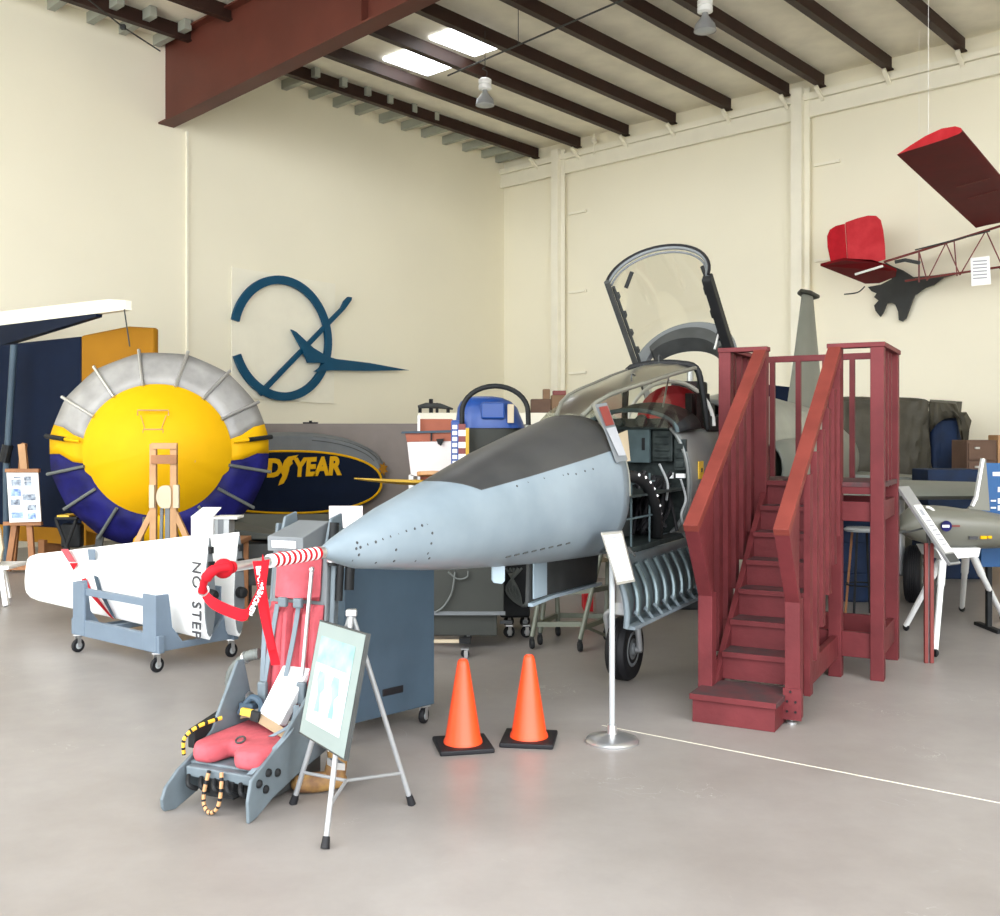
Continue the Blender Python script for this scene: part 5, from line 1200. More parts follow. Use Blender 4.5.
mb = MB(); mb.prism([SPt(x,y,.048) for x,y in ((61,549),(68,549),(76,562),(69,562))], m_*.004); mb.build('flash_mark', M['cushion'], sA, world=True, label='pink red paint patch')
mb = MB(); mb.prism([SPt(x,y,.046) for x,y in ((88,549),(95.5,549),(95.5,560),(89,560))], m_*.004); mb.build('flash_mark', M['dolly'], sA, world=True, label='grey blue paint patch')
mb = MB(); mb.prism([SPt(x,y,.046) for x,y in ((82,579),(86,578),(91,589),(114,619),(110,616),(87,591))], m_*.006); mb.prism([SPt(x,y,.044) for x,y in ((70,563),(78,563),(74,570))], m_*.006); mb.build_each('red_flash', M['red'], sA, world=True)
mb = MB(); mb.prism([SPt(x,y,.048) for x,y in ((94,575),(98,577),(101,588),(116,619),(112,615),(98,590))], m_*.006); mb.build('blue_flash', M['steel_blue'], sA, world=True)
text_mesh('NO  STEP', .155, .003, SPt(196,600,.058), (0,0,-1), -e_, bold=.002, squash=.80, spacing=1.12).build('lettering', M['black_ink'], sA, world=True)
# dolly
Ad = Vector((-2.53,7.60,0)); Bd = Vector((-3.40,8.30,0)); ud = (Bd-Ad).normalized(); vd = Vector((-ud.y,ud.x,0)); vd = vd if vd.y > 0 else -vd
Ld = (Bd-Ad).length; dl = root('wing_dolly', 'blue grey steel dolly on casters cradling two white stabilisers', 'dolly', Ad)
def D(a_, b_, z): p = Ad+ud*a_+vd*b_; return Vector((p.x,p.y,z))
Wd = .66
for b_ in (0, Wd):
    mb = MB(); mb.beam(D(-.06,b_,.21), D(Ld+.06,b_,.21), .05, .13); mb.build('base_rail', M['dolly'], dl, world=True, bevel=.005)
    mb = MB(); mb.beam(D(0,b_,.50), D(Ld,b_,.50), .035, .055); mb.build('top_rail', M['dolly'], dl, world=True, bevel=.005)
for a_ in (0, Ld):
    mb = MB(); mb.prism([D(a_,0-.03,.15),D(a_,Wd+.03,.15),D(a_,Wd+.03,.57),D(a_,Wd-.08,.57),D(a_,Wd-.11,.32),D(a_,Wd-.2,.20),D(a_,.2,.20),D(a_,.11,.32),D(a_,.08,.57),D(a_,-.03,.57)], ud*.03*(-1 if a_ == 0 else 1)); mb.build('end_plate', M['dolly'], dl, world=True, bevel=.004)
    for b_ in (-.02, Wd-.1):
        mb = MB(); mb.beam(D(a_+(.07 if a_ == 0 else -.07),b_,.15), D(a_+(.07 if a_ == 0 else -.07),b_,.57), .15, .02, vd) ; mb.build('upright', M['dolly'], dl, world=True, bevel=.004)
for a_ in (0,Ld):
    for b_ in (0,Wd):
        p = D(a_,b_,0)-Ad; caster(dl, p.x, p.y, .145, .055, ang=1.0)
for f in (.3,.8):
    mb = MB(); mb.beam(D(Ld*f,0,.2), D(Ld*f,Wd,.2), .05, .04); mb.build('cross_member', M['dolly'], dl, world=True)

# ================================================================ FAR MIDDLE
Yl = 17.9; zl = 2.12
def carton(x0,x1,y0,y1,Y,m,label,z0=None,name='cardboard_box',dep=.35):
    mb = MB(); a = P(x0,y1,Y); b_ = P(x1,y0,Y); z0 = a.z if z0 is None else z0
    mb.box(a.x,b_.x,Y,Y+dep,z0,b_.z)
    return one(mb, name, m, label, 'box', 'boxes on the ledge', bevel=.01)
zl = 1.98
# boxes stand on the ledge roof (z = 1.98) behind its cream fascia
carton(531,551,399,415,17.6,M['card_dk'],'leftmost brown cardboard box on the cream ledge',zl)
mid_box = carton(551.5,569,395,415,17.6,M['card'],'middle brown cardboard box on the cream ledge, tallest of three',zl)
carton(569.5,578,396,412,17.7,M['card_dk'],'rightmost narrow brown cardboard box on the cream ledge',zl)
zt3 = P(0,395,17.6).z
carton(553,566,390.5,395,17.65,M['maroon'],'flat maroon box lying on the middle cardboard box',zt3,dep=.25)
zt4 = P(0,399,17.6).z
carton(543,550,389,399,17.65,M['card'],'small upright box on the leftmost cardboard box',zt4,dep=.2)
mb = MB(); pbox(mb,559,565,402,408,17.585,.012); o = mb.build('paper_label', M['paper'], mid_box, world=True)
t = root('aircraft_component', 'dark cross shaped metal component lying on the left of the cream ledge', 'component', (P(436,410,17.5).x,17.5,zl))
mb = MB(); mb.tube([P(418,407,17.5),P(426,405.5,17.5),P(440,406,17.5),P(453,409,17.5)], [.03,.05,.05,.015], 10); mb.build('body', M['dkgrey'], t, world=True, smooth=True)
mb = MB(); mb.tube([P(431,399,17.5),P(431,416,17.5)], .035, 8); mb.tube([P(437,403,17.5),P(437,416,17.5)], .025, 8); mb.build_each('arm', M['black'], t, world=True)
mb = MB(); mb.tube([P(420,408,17.4),P(420,416,17.4)], .03, 8); mb.tube([P(448,408,17.4),P(448,416,17.4)], .03, 8); mb.build_each('foot', M['black'], t, world=True)
# blue moulded shell with hoop
Yb = 11.2; t = root('blue_simulator', 'bright blue moulded shell with small pale window and black hoop over it', 'simulator', (P(492,430,Yb).x,Yb,0))
def shell(rows, Y0, dep, n=20):
    rg = []
    for (y_, x0, x1, k) in rows:
        a = P(x0,y_,Y0); b_ = P(x1,y_,Y0); cx = (a.x+b_.x)/2; hw = (b_.x-a.x)/2; row = []
        for i in range(n):
            t_ = 2*math.pi*i/n; c, s_ = math.cos(t_), math.sin(t_)
            row.append(Vector((cx+hw*math.copysign(abs(c)**.6, c), Y0+dep*.5+dep*.5*k*math.copysign(abs(s_)**.6, s_), a.z)))
        rg.append(row)
    mb = MB(); mb.loft(rg); return mb
shell([(428,453,526,1),(422,454,524,1),(415,455,521,.97),(407,456,518,.92),(401,459,512,.85),(397,465,503,.7),(395.5,472,494,.5)], Yb, .8).build('upper_shell', M['blue_pl'], t, world=True, smooth=True)
a_ = P(470,480,Yb)
shell([(586,455,520,1),(470,455,520,1),(428,454,522,1)], Yb+.02, .76).build('lower_body', M['cab_grey'], t, world=True, smooth=True)
mb = MB(); pbox(mb,451,461,420,470,Yb-.03,.3); mb.build('side_rail', M['blue_pl'], t, world=True, bevel=.02)
mb = MB(); pbox(mb,507.5,514,404,423,Yb-.02,.03); mb.build('window', M['wood_lt'], t, world=True, bevel=.006)
mb = MB(); pbox(mb,481,505,402,419,Yb-.035,.05); mb.build('door_panel', M['blue_pl'], t, world=True, bevel=.02)
mb = MB(); pbox(mb,465,469,428,470,Yb-.06,.04); mb.build('ochre_stripe', M['lbl_yel'], t, world=True)
mb = MB(); hp_ = [P(462,476,Yb-.25),P(462,430,Yb-.25),P(462,412,Yb-.25)]+[P(495-33*math.cos(t_),412-26*math.sin(t_),Yb-.25) for t_ in [math.pi*i/16 for i in range(1,16)]]+[P(528,412,Yb-.25),P(529,440,Yb-.25),P(529,476,Yb-.25)]
mb.tube(hp_, .028, 10); mb.build('hoop', M['matt_black'], t, world=True, smooth=True)
mb = MB(); mb.beam(P(462,476,Yb-.25), Vector((P(462,476,Yb-.25).x,Yb-.25,0)), .06,.06,(0,1,0)); mb.beam(P(529,476,Yb-.25), Vector((P(529,476,Yb-.25).x,Yb-.25,0)), .06,.06,(0,1,0)); mb.build_each('hoop_post', M['matt_black'], t, world=True)
# red and white chequered strap
t = root('striped_post', 'thin post with red and white blocks beside the blue shell', 'post', (P(460,450,Yb-.6).x,Yb-.6,0))
mb = MB(); mb2 = MB(); mb3 = MB(); Yx = Yb-.6
for k in range(9):
    y0 = 424+k*6
    pbox(mb if k%2 else mb2, 458.5,465.5,y0,y0+6,Yx,.05)
for k in range(9): pbox(mb3, 452.5,457,424+k*6+1,424+k*6+5,Yx,.04)
mb.build_each('white_block', M['offwhite'], t, world=True); mb2.build_each('red_block', M['maroon'], t, world=True); mb3.build_each('white_tab', M['white'], t, world=True)
mb = MB(); mb.beam(P(461,478,Yx+.02), Vector((P(461,478,Yx).x,Yx+.02,0)), .04,.04,(0,1,0)); mb.build('lower_post', M['matt_black'], t, world=True)
# white desk with terracotta top
Yd = 13.2; t = root('display_desk', 'white fronted display desk with terracotta panel and thin navy top', 'desk', (P(430,460,Yd).x,Yd,0))
mb = MB(); mb.prism(pp(((407,441),(451,440),(452,476),(411,476)),Yd), (0,.4,0)); mb.build('front_panel', M['pink_white'], t, world=True)
mb = MB(); mb.prism(pp(((405,433),(452,433),(452,441),(407,442)),Yd-.01), (0,.35,0)); mb.build('terracotta_panel', M['terra'], t, world=True)
mb = MB(); mb.prism(pp(((401,433.5),(402,431.5),(453,430),(453,432.5)),Yd-.05), (0,.5,0)); mb.build('top', M['steel_blue'], t, world=True)
mb = MB(); pbox(mb,430.5,432,432,441,Yd-.04,.03); mb.prism(pp(((436,439),(444,438.5),(441,446),(438,444)),Yd-.06),(0,.03,0)); mb.build_each('dark_fitting', M['matt_black'], t, world=True)
for x in (411,450): mb = MB(); a = P(x,475,Yd); mb.box(a.x-.03,a.x+.03,Yd,Yd+.3,0,a.z); mb.build('leg', M['offwhite'], t, world=True)
mb = MB(); a = P(419,432,14.4); b_ = P(452,419,14.4); mb.box(a.x,b_.x,14.4,14.75,0,b_.z); one(mb,'terracotta_cabinet',M['terra'],'tall terracotta cabinet standing behind the white fronted desk','cabinet',bevel=.01)
mb = MB(); a = P(417.5,432,14.3); b_ = P(420,415.5,14.3); mb.box(a.x,b_.x,14.3,14.33,0,b_.z); one(mb,'white_post',M['white'],'thin white post at the left of the terracotta cabinet','post')
# yellow model wing on a stand with oval plate
Yy = 10.8; t = root('yellow_wing_model', 'thin yellow wing blade on a stand left of the jet nose upper edge', 'model', (P(415,480,Yy).x,Yy,0))
mb = MB(); mb.loft([[P(x,y-h,Yy-.02), P(x,y,Yy-.12*k), P(x,y+h,Yy), P(x,y,Yy+.12*k)] for x,y,h,k in ((354,478.5,.8,.4),(370,480,1.6,.9),(400,482,2.6,1),(430,483,3,1),(455,484,3,1))]); mb.build('blade', M['lbl_yel'], t, world=True, smooth=True)
mb = MB(); c = P(433,474,Yy+.1); mb.lathe([(.17,-.02),(.17,.02)], c, (0,.12,1), 28); mb.tube([c, Vector((c.x,c.y,.02))], .02, 8); mb.lathe([(.2,0),(.2,.02)], (c.x,c.y,0), n=24); mb.build('oval_plate', M['wood'], t, world=True)
# ================================================================ RIGHT SIDE
Ytp = 15.5
def tarp(x0, x1, y0, y1, z1, m, seed, fold=.05):
    rows = 34; n = 110; rg = []
    for j in range(rows+1):
        t_ = j/rows
        if t_ < .8: z = z1*t_/.8*.97; k = 1-.03*t_
        else:
            f = (t_-.8)/.2; z = z1*(.97+.03*math.sin(f*math.pi/2)); k = (1-.024)*(1-f**2.2*.985)
        row = []
        for i in range(n):
            a = 2*math.pi*i/n; c, s_ = math.cos(a), math.sin(a)
            ex, ey = math.copysign(abs(c)**.35, c), math.copysign(abs(s_)**.35, s_)
            nz_ = noise.noise(Vector((ex*3+seed, ey*3, z*1.2)))*fold+noise.noise(Vector((ex*9+seed, ey*9, z*5)))*fold*.5
            nz_ += abs(noise.noise(Vector((ex*5-z*2.5+seed, ey*4, z*3))))*fold*.9
            row.append(Vector(((x0+x1)/2+(x1-x0)/2*ex*k*(1+nz_*.6), (y0+y1)/2+(y1-y0)/2*ey*k*(1+nz_), max(0.0, z+noise.noise(Vector((ex*4,ey*4,seed)))*.04*(t_ > .5)))))
        rg.append(row)
    mb = MB(); mb.loft(rg); return mb
xa = P(822,430,Ytp).x; xb = P(936,430,Ytp).x
o = one(tarp(xa,xb,Ytp,Ytp+1.3,2.33,M['tarp'],1.3,.13), 'tarp_covered_load', M['tarp'], 'big load draped in wrinkled olive grey tarpaulin near the back wall', 'tarpaulin', smooth=True)
xc = P(963,430,Ytp+.2).x
one(tarp(xb+.0,xc,Ytp+.15,Ytp+1.0,2.02,M['tarp_blue'],5.1,.06), 'blue_cover', M['tarp_blue'], 'deep blue cloth cover hanging at the right end of the olive tarpaulin', 'cover', smooth=True)
mb = MB(); fl = []
hem = [(929,404),(930,432),(933,428),(938,423),(944,419),(950,418),(956,417.5),(960,419),(962,421),(964,452),(967,450),(969,430),(971,421)]
import bisect
for i, (hx, hy) in enumerate(hem):
    u_ = i/(len(hem)-1); tx = 929+32*u_; fr_ = Ytp+.1 if u_ < .8 else Ytp+.1+.4*(u_-.8)
    fl.append([P(tx+1, 400+2*u_, Ytp+.8), P(tx, 402+3*u_+(u_>.9)*8, fr_), P((tx+hx)/2, (404+hy)/2, fr_-.05-.05*(i%2)), P(hx, hy, fr_-.03-.07*(i%2))])
mb.loft(fl, caps=False, closed=False); one(mb, 'tarp_flap', M['tarp'], 'loose olive tarpaulin flap folded over the top of the blue cloth cover', 'tarpaulin', solid=.01, smooth=True)
mb = MB(); pbox(mb,928,981,469.5,492,12.5,.5,z0=0); one(mb,'blue_crate',M['tarp_blue'],'dark blue crate standing in front of the blue cloth cover','crate',bevel=.015)
t = root('brown_cabinet', 'dark brown two drawer cabinet by the back wall at right', 'cabinet', (P(985,450,14.6).x,14.6,0))
mb = MB(); pbox(mb,967,997,440,470,14.6,.5,z0=0); mb.build('cabinet_body', M['card_dk'], t, world=True, bevel=.008)
for (y0,y1) in ((443,460),(462,480)):
    mb = MB(); pbox(mb,969,995,y0,y1,14.57,.03); d_ = mb.build('drawer', M['card_dk'], t, world=True, bevel=.006)
    mb = MB(); pbox(mb,975.5,980,y0+4,y0+6,14.54,.03); mb.build('drawer_pull', M['silver'], d_, world=True)
mb = MB(); pbox(mb,998,1040,435,600,14.6,.3,z0=0); one(mb,'wooden_cupboard',M['wood'],'pine coloured cupboard cut off by the right edge of the photo','cupboard',bevel=.01)
# stacked orange-yellow slats beside the fin
mb = MB()
for k in range(6): pbox(mb,974,981,470.5+k*3,472.5+k*3,12.6,.25)
pbox(mb,975,980,471,600,12.65,.2,z0=0); one(mb,'slatted_rack',M['wood'],'narrow rack of yellow brown slats behind the drone fin','rack')
# blue information panel
Yi = 9.25; t = root('information_panel', 'bright blue standing information panel with white icons at right edge', 'sign', (P(1012,520,Yi).x,Yi,0))
mb = MB(); mb.prism(pp(((983,463),(1062,463),(1062,567),(981,567)),Yi), (0,.05,0)); ip = mb.build('panel', M['sign_blue'], t, world=True, bevel=.004)
mb = MB(); pbox(mb,993,1030,472,476,Yi-.006,.006)
for (x,y) in ((997,487),(982.8,498.5),(983.5,505.5),(997,498.5),(997,505.5)):
    pbox(mb,x+1,x+6,y,y+5,Yi-.006,.006)
for (x,y) in ((991,500),(991,507),(1004,500),(1004,507)): pbox(mb,x,x+5,y,y+1.5,Yi-.006,.006)
mb.build_each('icon', M['white'], ip, world=True)
for x in (990,1052): mb = MB(); a = P(x,567,Yi); mb.box(a.x-.02,a.x+.02,Yi,Yi+.05,0,a.z); mb.box(a.x-.03,a.x+.03,Yi-.2,Yi+.25,0,.03); mb.build('leg', M['matt_black'], t, world=True)
# the drone on its tripod
Yv = 8.75; t = root('target_drone', 'small grey green drone aircraft with upright fin resting on a white tripod', 'drone', P(955,545,Yv))
rows = [(896,528,4,4,.10),(902,524,9,10,.14),(912,520,14,20,.17),(925,520,15,24,.20),(940,521,15,27,.22),(960,522,13.5,27.5,.23),(975,522,13,27,.23),(1000,526,12,22,.22),(1040,531,10,14,.18),(1075,534,7,8,.1),(1095,536,2,2,.03)]
rg = []
for (x,y,up_,dn_,w_) in rows:
    c = P(x,y,Yv+.1); row = []
    for i in range(22):
        a = 2*math.pi*i/22; s_ = math.sin(a); row.append(c+V(0, w_*math.cos(a), (up_ if s_ > 0 else dn_)/F*Yv*s_))
    rg.append(row)
mb = MB(); mb.loft(rg); db = mb.build('fuselage', M['olive'], t, world=True, smooth=True)
mb = MB(); rg = []
for (x,h,w_) in ((908,3,.07),(913,10,.11),(922,13.5,.13),(932,14,.13),(945,13,.12),(962,10.5,.09),(975,9,.05)):
    c = P(x,519,Yv+.1); rg.append([c+V(0,w_*math.cos(a),h/F*Yv*math.sin(a)) for a in [math.pi*i/10 for i in range(11)]])
mb.loft(rg, closed=False, caps=False); mb.build('dorsal_intake', M['olive'], t, world=True, smooth=True)
mb = MB(); mb.tube([P(936,521,Yv-.04)]+[P(926+11*math.cos(a), 520-13*math.sin(a), Yv-.03) for a in [math.pi*i/10 for i in range(1,6)]], .012, 8); mb.build('intake_lip', M['offwhite'], t, world=True, smooth=True)
mb = MB(); mb.prism([P(968,509,Yv+.1),P(975,502,Yv+.1),P(982,459,Yv+.1),P(986,459,Yv+.1),P(990,511,Yv+.1)], (0,.03,0)); mb.build('fin', M['olive'], t, world=True)
mb = MB(); mb.beam(P(972,506,Yv+.09), P(975.5,498,Yv+.09), .04,.02); mb.beam(P(975.5,500,Yv+.09), P(982.5,458.5,Yv+.09), .04,.02); mb.build_each('fin_edge', M['white'], t, world=True)
mb = MB(); mb.lathe([(.045,0),(.045,.012)], P(946,526,Yv-.135), (0,-1,0), 20); mb.build('roundel', M['blue_fab'], t, world=True)
mb = MB(); pbox(mb,950,960,525,527,Yv-.137,.006); mb.build('roundel_bar', M['maroon'], t, world=True)
mb = MB(); pbox(mb,942.5,949.5,525,527.5,Yv-.155,.006); mb.build('roundel_star', M['white'], t, world=True)
mb = MB(); pbox(mb,969.5,978,536.5,539.5,Yv-.125,.02); mb.build('black_mark', M['black_ink'], t, world=True)
mb = MB(); pbox(mb,981,987,536,539,Yv-.12,.02); pbox(mb,988,992,536,538.5,Yv-.12,.02); mb.build_each('yellow_mark', M['yellow'], t, world=True)
mb = MB(); mb.beam(P(905,531,Yv-.05), P(886,536,Yv-.1), .02,.02); mb.build('probe', M['dkgrey'], t, world=True)
tr = root('drone_tripod', 'white three legged stand on casters carrying the grey green drone', 'stand', (P(955,600,Yv).x,Yv,0))
mb = MB(); a = P(938,558,Yv-.1); b_ = P(980,548,Yv-.1); mb.prism([P(936,549,Yv-.1),P(981,548,Yv-.1),P(979,557,Yv-.1),P(942,560,Yv-.1)], (0,.42,0)); mb.build('cradle', M['white'], tr, world=True, bevel=.006)
for (x0,y0,x1,y1,dy) in ((944,552,906,631,0),(943,556,935,657,-.02),(972,553,1003,622,.1),(966,553,962,612,.3)):
    g_ = G(x1,y1); p_ = P(x0,y0,Yv+dy); mid = p_.lerp(g_,.3)
    mb = MB(); mb.tube([p_, mid, mid, g_+V(0,0,.05)], [.032,.032,.026,.024], 12); lg_ = mb.build('leg', M['white'], tr, world=True, smooth=True)
    mb = MB(); mb.lathe([(.03,-.012),(.036,0),(.03,.012)], g_+V(0,0,.036), (1,.4,0), 14); mb.build('caster_wheel', M['matt_black'], lg_, world=True)
# reading board on red post
t = root('reading_board', 'sloping grey reading board with white sheet on a slim red brown post', 'sign', G(929,663))
g_ = G(929,663); Yq = g_.y
for (px, m2_) in ((926,'maroon'),(931.5,'maroon'),(929,'grey')):
    a = P(px,500,Yq); mb = MB(); mb.box(a.x-.014,a.x+.014,Yq-.014+(.02 if m2_ == 'grey' else 0),Yq+.014+(.02 if m2_ == 'grey' else 0),0,a.z-.33); mb.build('post', M[m2_], t, world=True, bevel=.003)
q = [P(899,487,Yq+.25), P(907,489,Yq+.05), P(961,566,Yq-.35), P(945,571,Yq-.15)]
q = [P(899,486,Yq+.18), P(925,512,Yq-.10), P(962,566,Yq-.25), P(944,572,Yq+.02)]
q = [P(898,486.5,Yq+.12), P(909,486,Yq+.2), P(961,563,Yq-.12), None]; q[3] = q[0]+q[2]-q[1]
nn = (q[1]-q[0]).cross(q[3]-q[0]).normalized(); nn = nn if nn.dot(Vector((0,0,EYE))-q[0]) > 0 else -nn
mb = MB(); mb.prism(q, -nn*.02); rb = mb.build('board', M['alu'], t, world=True)
def qin(q,u0,u1,v0,v1,off,n_):
    f = lambda u_, v_: (q[0].lerp(q[1], u_)).lerp(q[3].lerp(q[2], u_), v_)+n_*off
    return [f(u0,v0), f(u1,v0), f(u1,v1), f(u0,v1)]
mb = MB(); mb.prism(qin(q,.25,.95,.25,.86,.001,nn), nn*.002); mb.build('white_sheet', M['offwhite'], rb, world=True)
mb = MB(); mb.prism(qin(q,.1,.95,.88,.98,.001,nn), nn*.002); mb.build('dark_strip', M['dkgrey'], rb, world=True)
mb = MB()
for k in range(6): mb.prism(qin(q,.4,.85,.45+k*.06,.47+k*.06,.004,nn), nn*.0005)
mb.prism(qin(q,.4,.7,.31,.39,.004,nn), nn*.0005); mb.build_each('text_line', M['ink'], rb, world=True)
mb = MB(); mb.tube([P(929,545,Yq), (q[0]+q[2])/2-nn*.02], .015, 8); mb.tube([P(905,533,Yq+.1), P(928,527,Yq)], .008, 6); mb.build_each('bracket', M['dkgrey'], t, world=True)
# black case and stool behind the stairs
Yo = 11.0; mb = MB(); c = P(852,560,Yo); mb.lathe([(.22,0),(.24,.02),(.24,.3),(.25,.31),(.24,.33),(.24,.62),(.25,.63),(.24,.65),(.24,.86),(.25,.88),(.22,.88)], (c.x,Yo,0), n=28); one(mb,'navy_drum',M['tarp_blue'],'navy blue steel drum seen under the stair platform','drum',smooth=True)
Yo = 10.0; t = root('bar_stool', 'thin legged stool with pale seat under the right end of the stair platform', 'stool', (P(864,560,Yo).x,Yo,0))
c = P(862,529,Yo); mb = MB(); mb.lathe([(.16,-.02),(.17,0),(.15,.015)], c, n=20); mb.build('seat', M['seat_light'], t, world=True)
for k in range(4):
    a = math.pi/4+k*math.pi/2; mb = MB(); mb.tube([c+V(.1*math.cos(a),.1*math.sin(a),-.02), V(c.x+.17*math.cos(a),c.y+.17*math.sin(a),0)], .012, 8); mb.build('leg', M['matt_black'] if k != 1 else M['wood_dk'], t, world=True)
mb = MB(); mb.tube([(c.x+.15*math.cos(a),c.y+.15*math.sin(a),.3) for a in [2*math.pi*i/20 for i in range(20)]], .008, 6, closed=True); mb.build('foot_ring', M['matt_black'], t, world=True)
# navy screen behind the jet, seen between the stair balusters
Yn = 13.2; t = root('dark_monitor', 'small dark navy monitor on a pole seen between the stair rails', 'monitor', (P(780,400,Yn).x,Yn,0))
Yn = 8.9
bpy.data.objects.remove(t)
# ================================================================ ULTRALIGHT HANGING AT THE RIGHT
def UT(px, py, dy=0.0):
    r_ = (px-500)/F; q_ = (16.4*r_-7.6)/(.83+.56*r_); return P(px, py, 16.4-.56*q_+dy)
ul = root('ultralight_aircraft', 'red fabric ultralight aircraft with open tube fuselage hanging from the ceiling', 'aircraft', UT(960,262))
zw = 5.05
def ZP(px, py, z): Y = (z-EYE)*F/(HY-py); return P(px, py, Y)
Aw = ZP(897,155,zw); Bw = ZP(962.5,131,zw); Dw = ZP(976,228,zw); Ew = Dw+(Bw-Aw)*1.08
prf = [(0,0),(.02,.035),(.1,.075),(.3,.105),(.55,.09),(.8,.045),(1,0),(.8,-.0),(.5,-.012),(.2,-.02),(.05,-.018)]
def ws(p, q_): ch = q_-p; return [q_.lerp(p, u_)+V(0,0,v_*1.05) for u_, v_ in prf]
rg = [ws(Aw.lerp(Dw,f), Bw.lerp(Ew,f)) for f in [i/10 for i in range(11)]]
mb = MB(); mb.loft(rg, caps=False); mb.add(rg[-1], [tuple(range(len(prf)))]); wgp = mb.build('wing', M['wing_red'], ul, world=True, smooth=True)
mb = MB(); sp_dir = (Dw-Aw).normalized(); mb.prism([p-sp_dir*.01 for p in rg[0]], sp_dir*.02); mb.build('tip_rib', M['fin_red'], wgp, world=True, label='brighter red wing tip rib')
mb = MB(); m0 = Aw.lerp(Dw,.42).lerp(Bw.lerp(Ew,.42),.35)+V(0,0,-.03); mb.tube([m0, m0+(Bw-Aw)*.55+V(0,0,-.015)], .006, 6); mb.tube([m0+sp_dir*.8, m0+sp_dir*.8+(Bw-Aw)*.5], .006, 6); mb.build_each('fabric_seam', M['maroon'], wgp, world=True)
# truss
top0, top1 = (884,262), (1075,203); bot0, bot1 = (912,283), (1075,256)
mb = MB(); n_ = 0
def tp(px): return top0[1]+(top1[1]-top0[1])*(px-top0[0])/(top1[0]-top0[0])
def bt(px): return bot0[1]+(bot1[1]-bot0[1])*(px-bot0[0])/(bot1[0]-bot0[0])
for dy in (0, .42):
    mb.tube([UT(884,262,dy*.3+.1), UT(1075,tp(1075),dy)], .02, 8); mb.tube([UT(905,281,dy*.3+.1), UT(1075,bt(1075),dy)], .018, 8)
    xs = [919,927,946,960,986,1003,1030,1060]
    for i in range(len(xs)-1):
        mb.tube([UT(xs[i], tp(xs[i]) if i % 2 == 0 else bt(xs[i]), dy), UT(xs[i+1], bt(xs[i+1]) if i % 2 == 0 else tp(xs[i+1]), dy)], .010, 6)
    mb.tube([UT(919,tp(919),dy), UT(919,bt(919),dy)], .014, 6); mb.tube([UT(957,bt(957),dy), UT(954,tp(954),dy)], .010, 6)
for px in (919,957,1000): mb.tube([UT(px,tp(px),0), UT(px,tp(px),.42)], .012, 6); mb.tube([UT(px,bt(px),0), UT(px,bt(px),.42)], .012, 6)
mb.build('tube_fuselage', M['maroon'], ul, world=True, smooth=True)
mb = MB(); mb.tube([UT(895,262,-.1),UT(905,260,-.1),UT(920,263,-.1)], .03, 8); mb.tube([UT(915,250,-.05), UT(990,231,-.05)], .012, 6); mb.build_each('control_tube', M['dkgrey'], ul, world=True)
cz = lambda x, y: (800+x*.24, 110+y*.24)
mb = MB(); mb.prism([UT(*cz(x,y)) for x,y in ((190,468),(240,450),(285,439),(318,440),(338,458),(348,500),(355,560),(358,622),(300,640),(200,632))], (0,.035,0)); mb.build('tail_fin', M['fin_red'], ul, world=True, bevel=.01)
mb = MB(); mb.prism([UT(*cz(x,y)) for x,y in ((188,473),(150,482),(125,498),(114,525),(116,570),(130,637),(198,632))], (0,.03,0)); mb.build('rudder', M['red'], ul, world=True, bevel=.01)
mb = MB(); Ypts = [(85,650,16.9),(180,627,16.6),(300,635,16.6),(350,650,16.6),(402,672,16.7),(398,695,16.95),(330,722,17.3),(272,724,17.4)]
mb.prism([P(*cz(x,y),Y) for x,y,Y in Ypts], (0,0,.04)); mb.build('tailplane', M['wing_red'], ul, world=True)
mb = MB(); mb.tube([P(*cz(230,685),16.8), P(*cz(345,650),16.5)], .02, 6); mb.build('tail_brace', M['offwhite'], ul, world=True)
mb = MB(); mb.tube(bez([P(*cz(270,735),17.3),P(*cz(240,760),17.3),P(*cz(185,768),17.2)],6), .012, 6); mb.build('tail_wire', M['dkgrey'], ul, world=True)
mb = MB()
for p in (UT(919,tp(919),.1), UT(1060,tp(1060),.2), Aw.lerp(Bw,.5)+V(0,0,.08)):
    mb.tube([p, Vector((p.x,p.y,CH))], .0025, 5)
mb.build_each('suspension_wire', M['offwhite'], ul, world=True)
mb = MB(); mb.prism([UT(970.5,258,-.25),UT(989.5,256,-.25),UT(991,284,-.25),UT(971.5,286,-.25)], (0,.004,0)); tg = one(mb,'paper_notice',M['white'],'white paper notice hanging from the tube fuselage of the red ultralight','notice')
mb = MB()
for k in range(6): mb.prism([UT(973,261+k*3.4,-.256),UT(987,260+k*3.4,-.256),UT(987,261+k*3.4,-.256),UT(973,262+k*3.4,-.256)], (0,.002,0))
mb.build_each('text_line', M['ink'], tg, world=True)
mb = MB(); mb.tube([UT(980,257,-.25), UT(980,bt(980),0)], .003, 5); mb.build('string', M['offwhite'], tg, world=True)
# dark jet cut-out on the back wall
pts = [(352,632),(385,650),(430,668),(475,697),(560,690),(650,677),(662,682),(600,700),(560,730),(525,742),(482,772),(462,820),(445,868),(430,882),(415,876),(412,840),(400,812),(385,803),(365,806),(350,845),(338,862),(318,838),(312,815),(330,795),(312,780),(322,765),(300,755),(286,738),(340,728),(385,705),(372,660)]
mb = MB(); mb.prism([WBp(*cz(x,y),.12) for x,y in pts], nb*.035); one(mb,'jet_cutout',M['silh'],'dark grey jet shaped cut-out mounted on the back wall below the red tail','wall decoration')
mb = MB(); a = WBp(890,285,.06); mb.obox(a, d2, nb, UP, .06, .12, .06); trim(mb, M['cream_trim'])
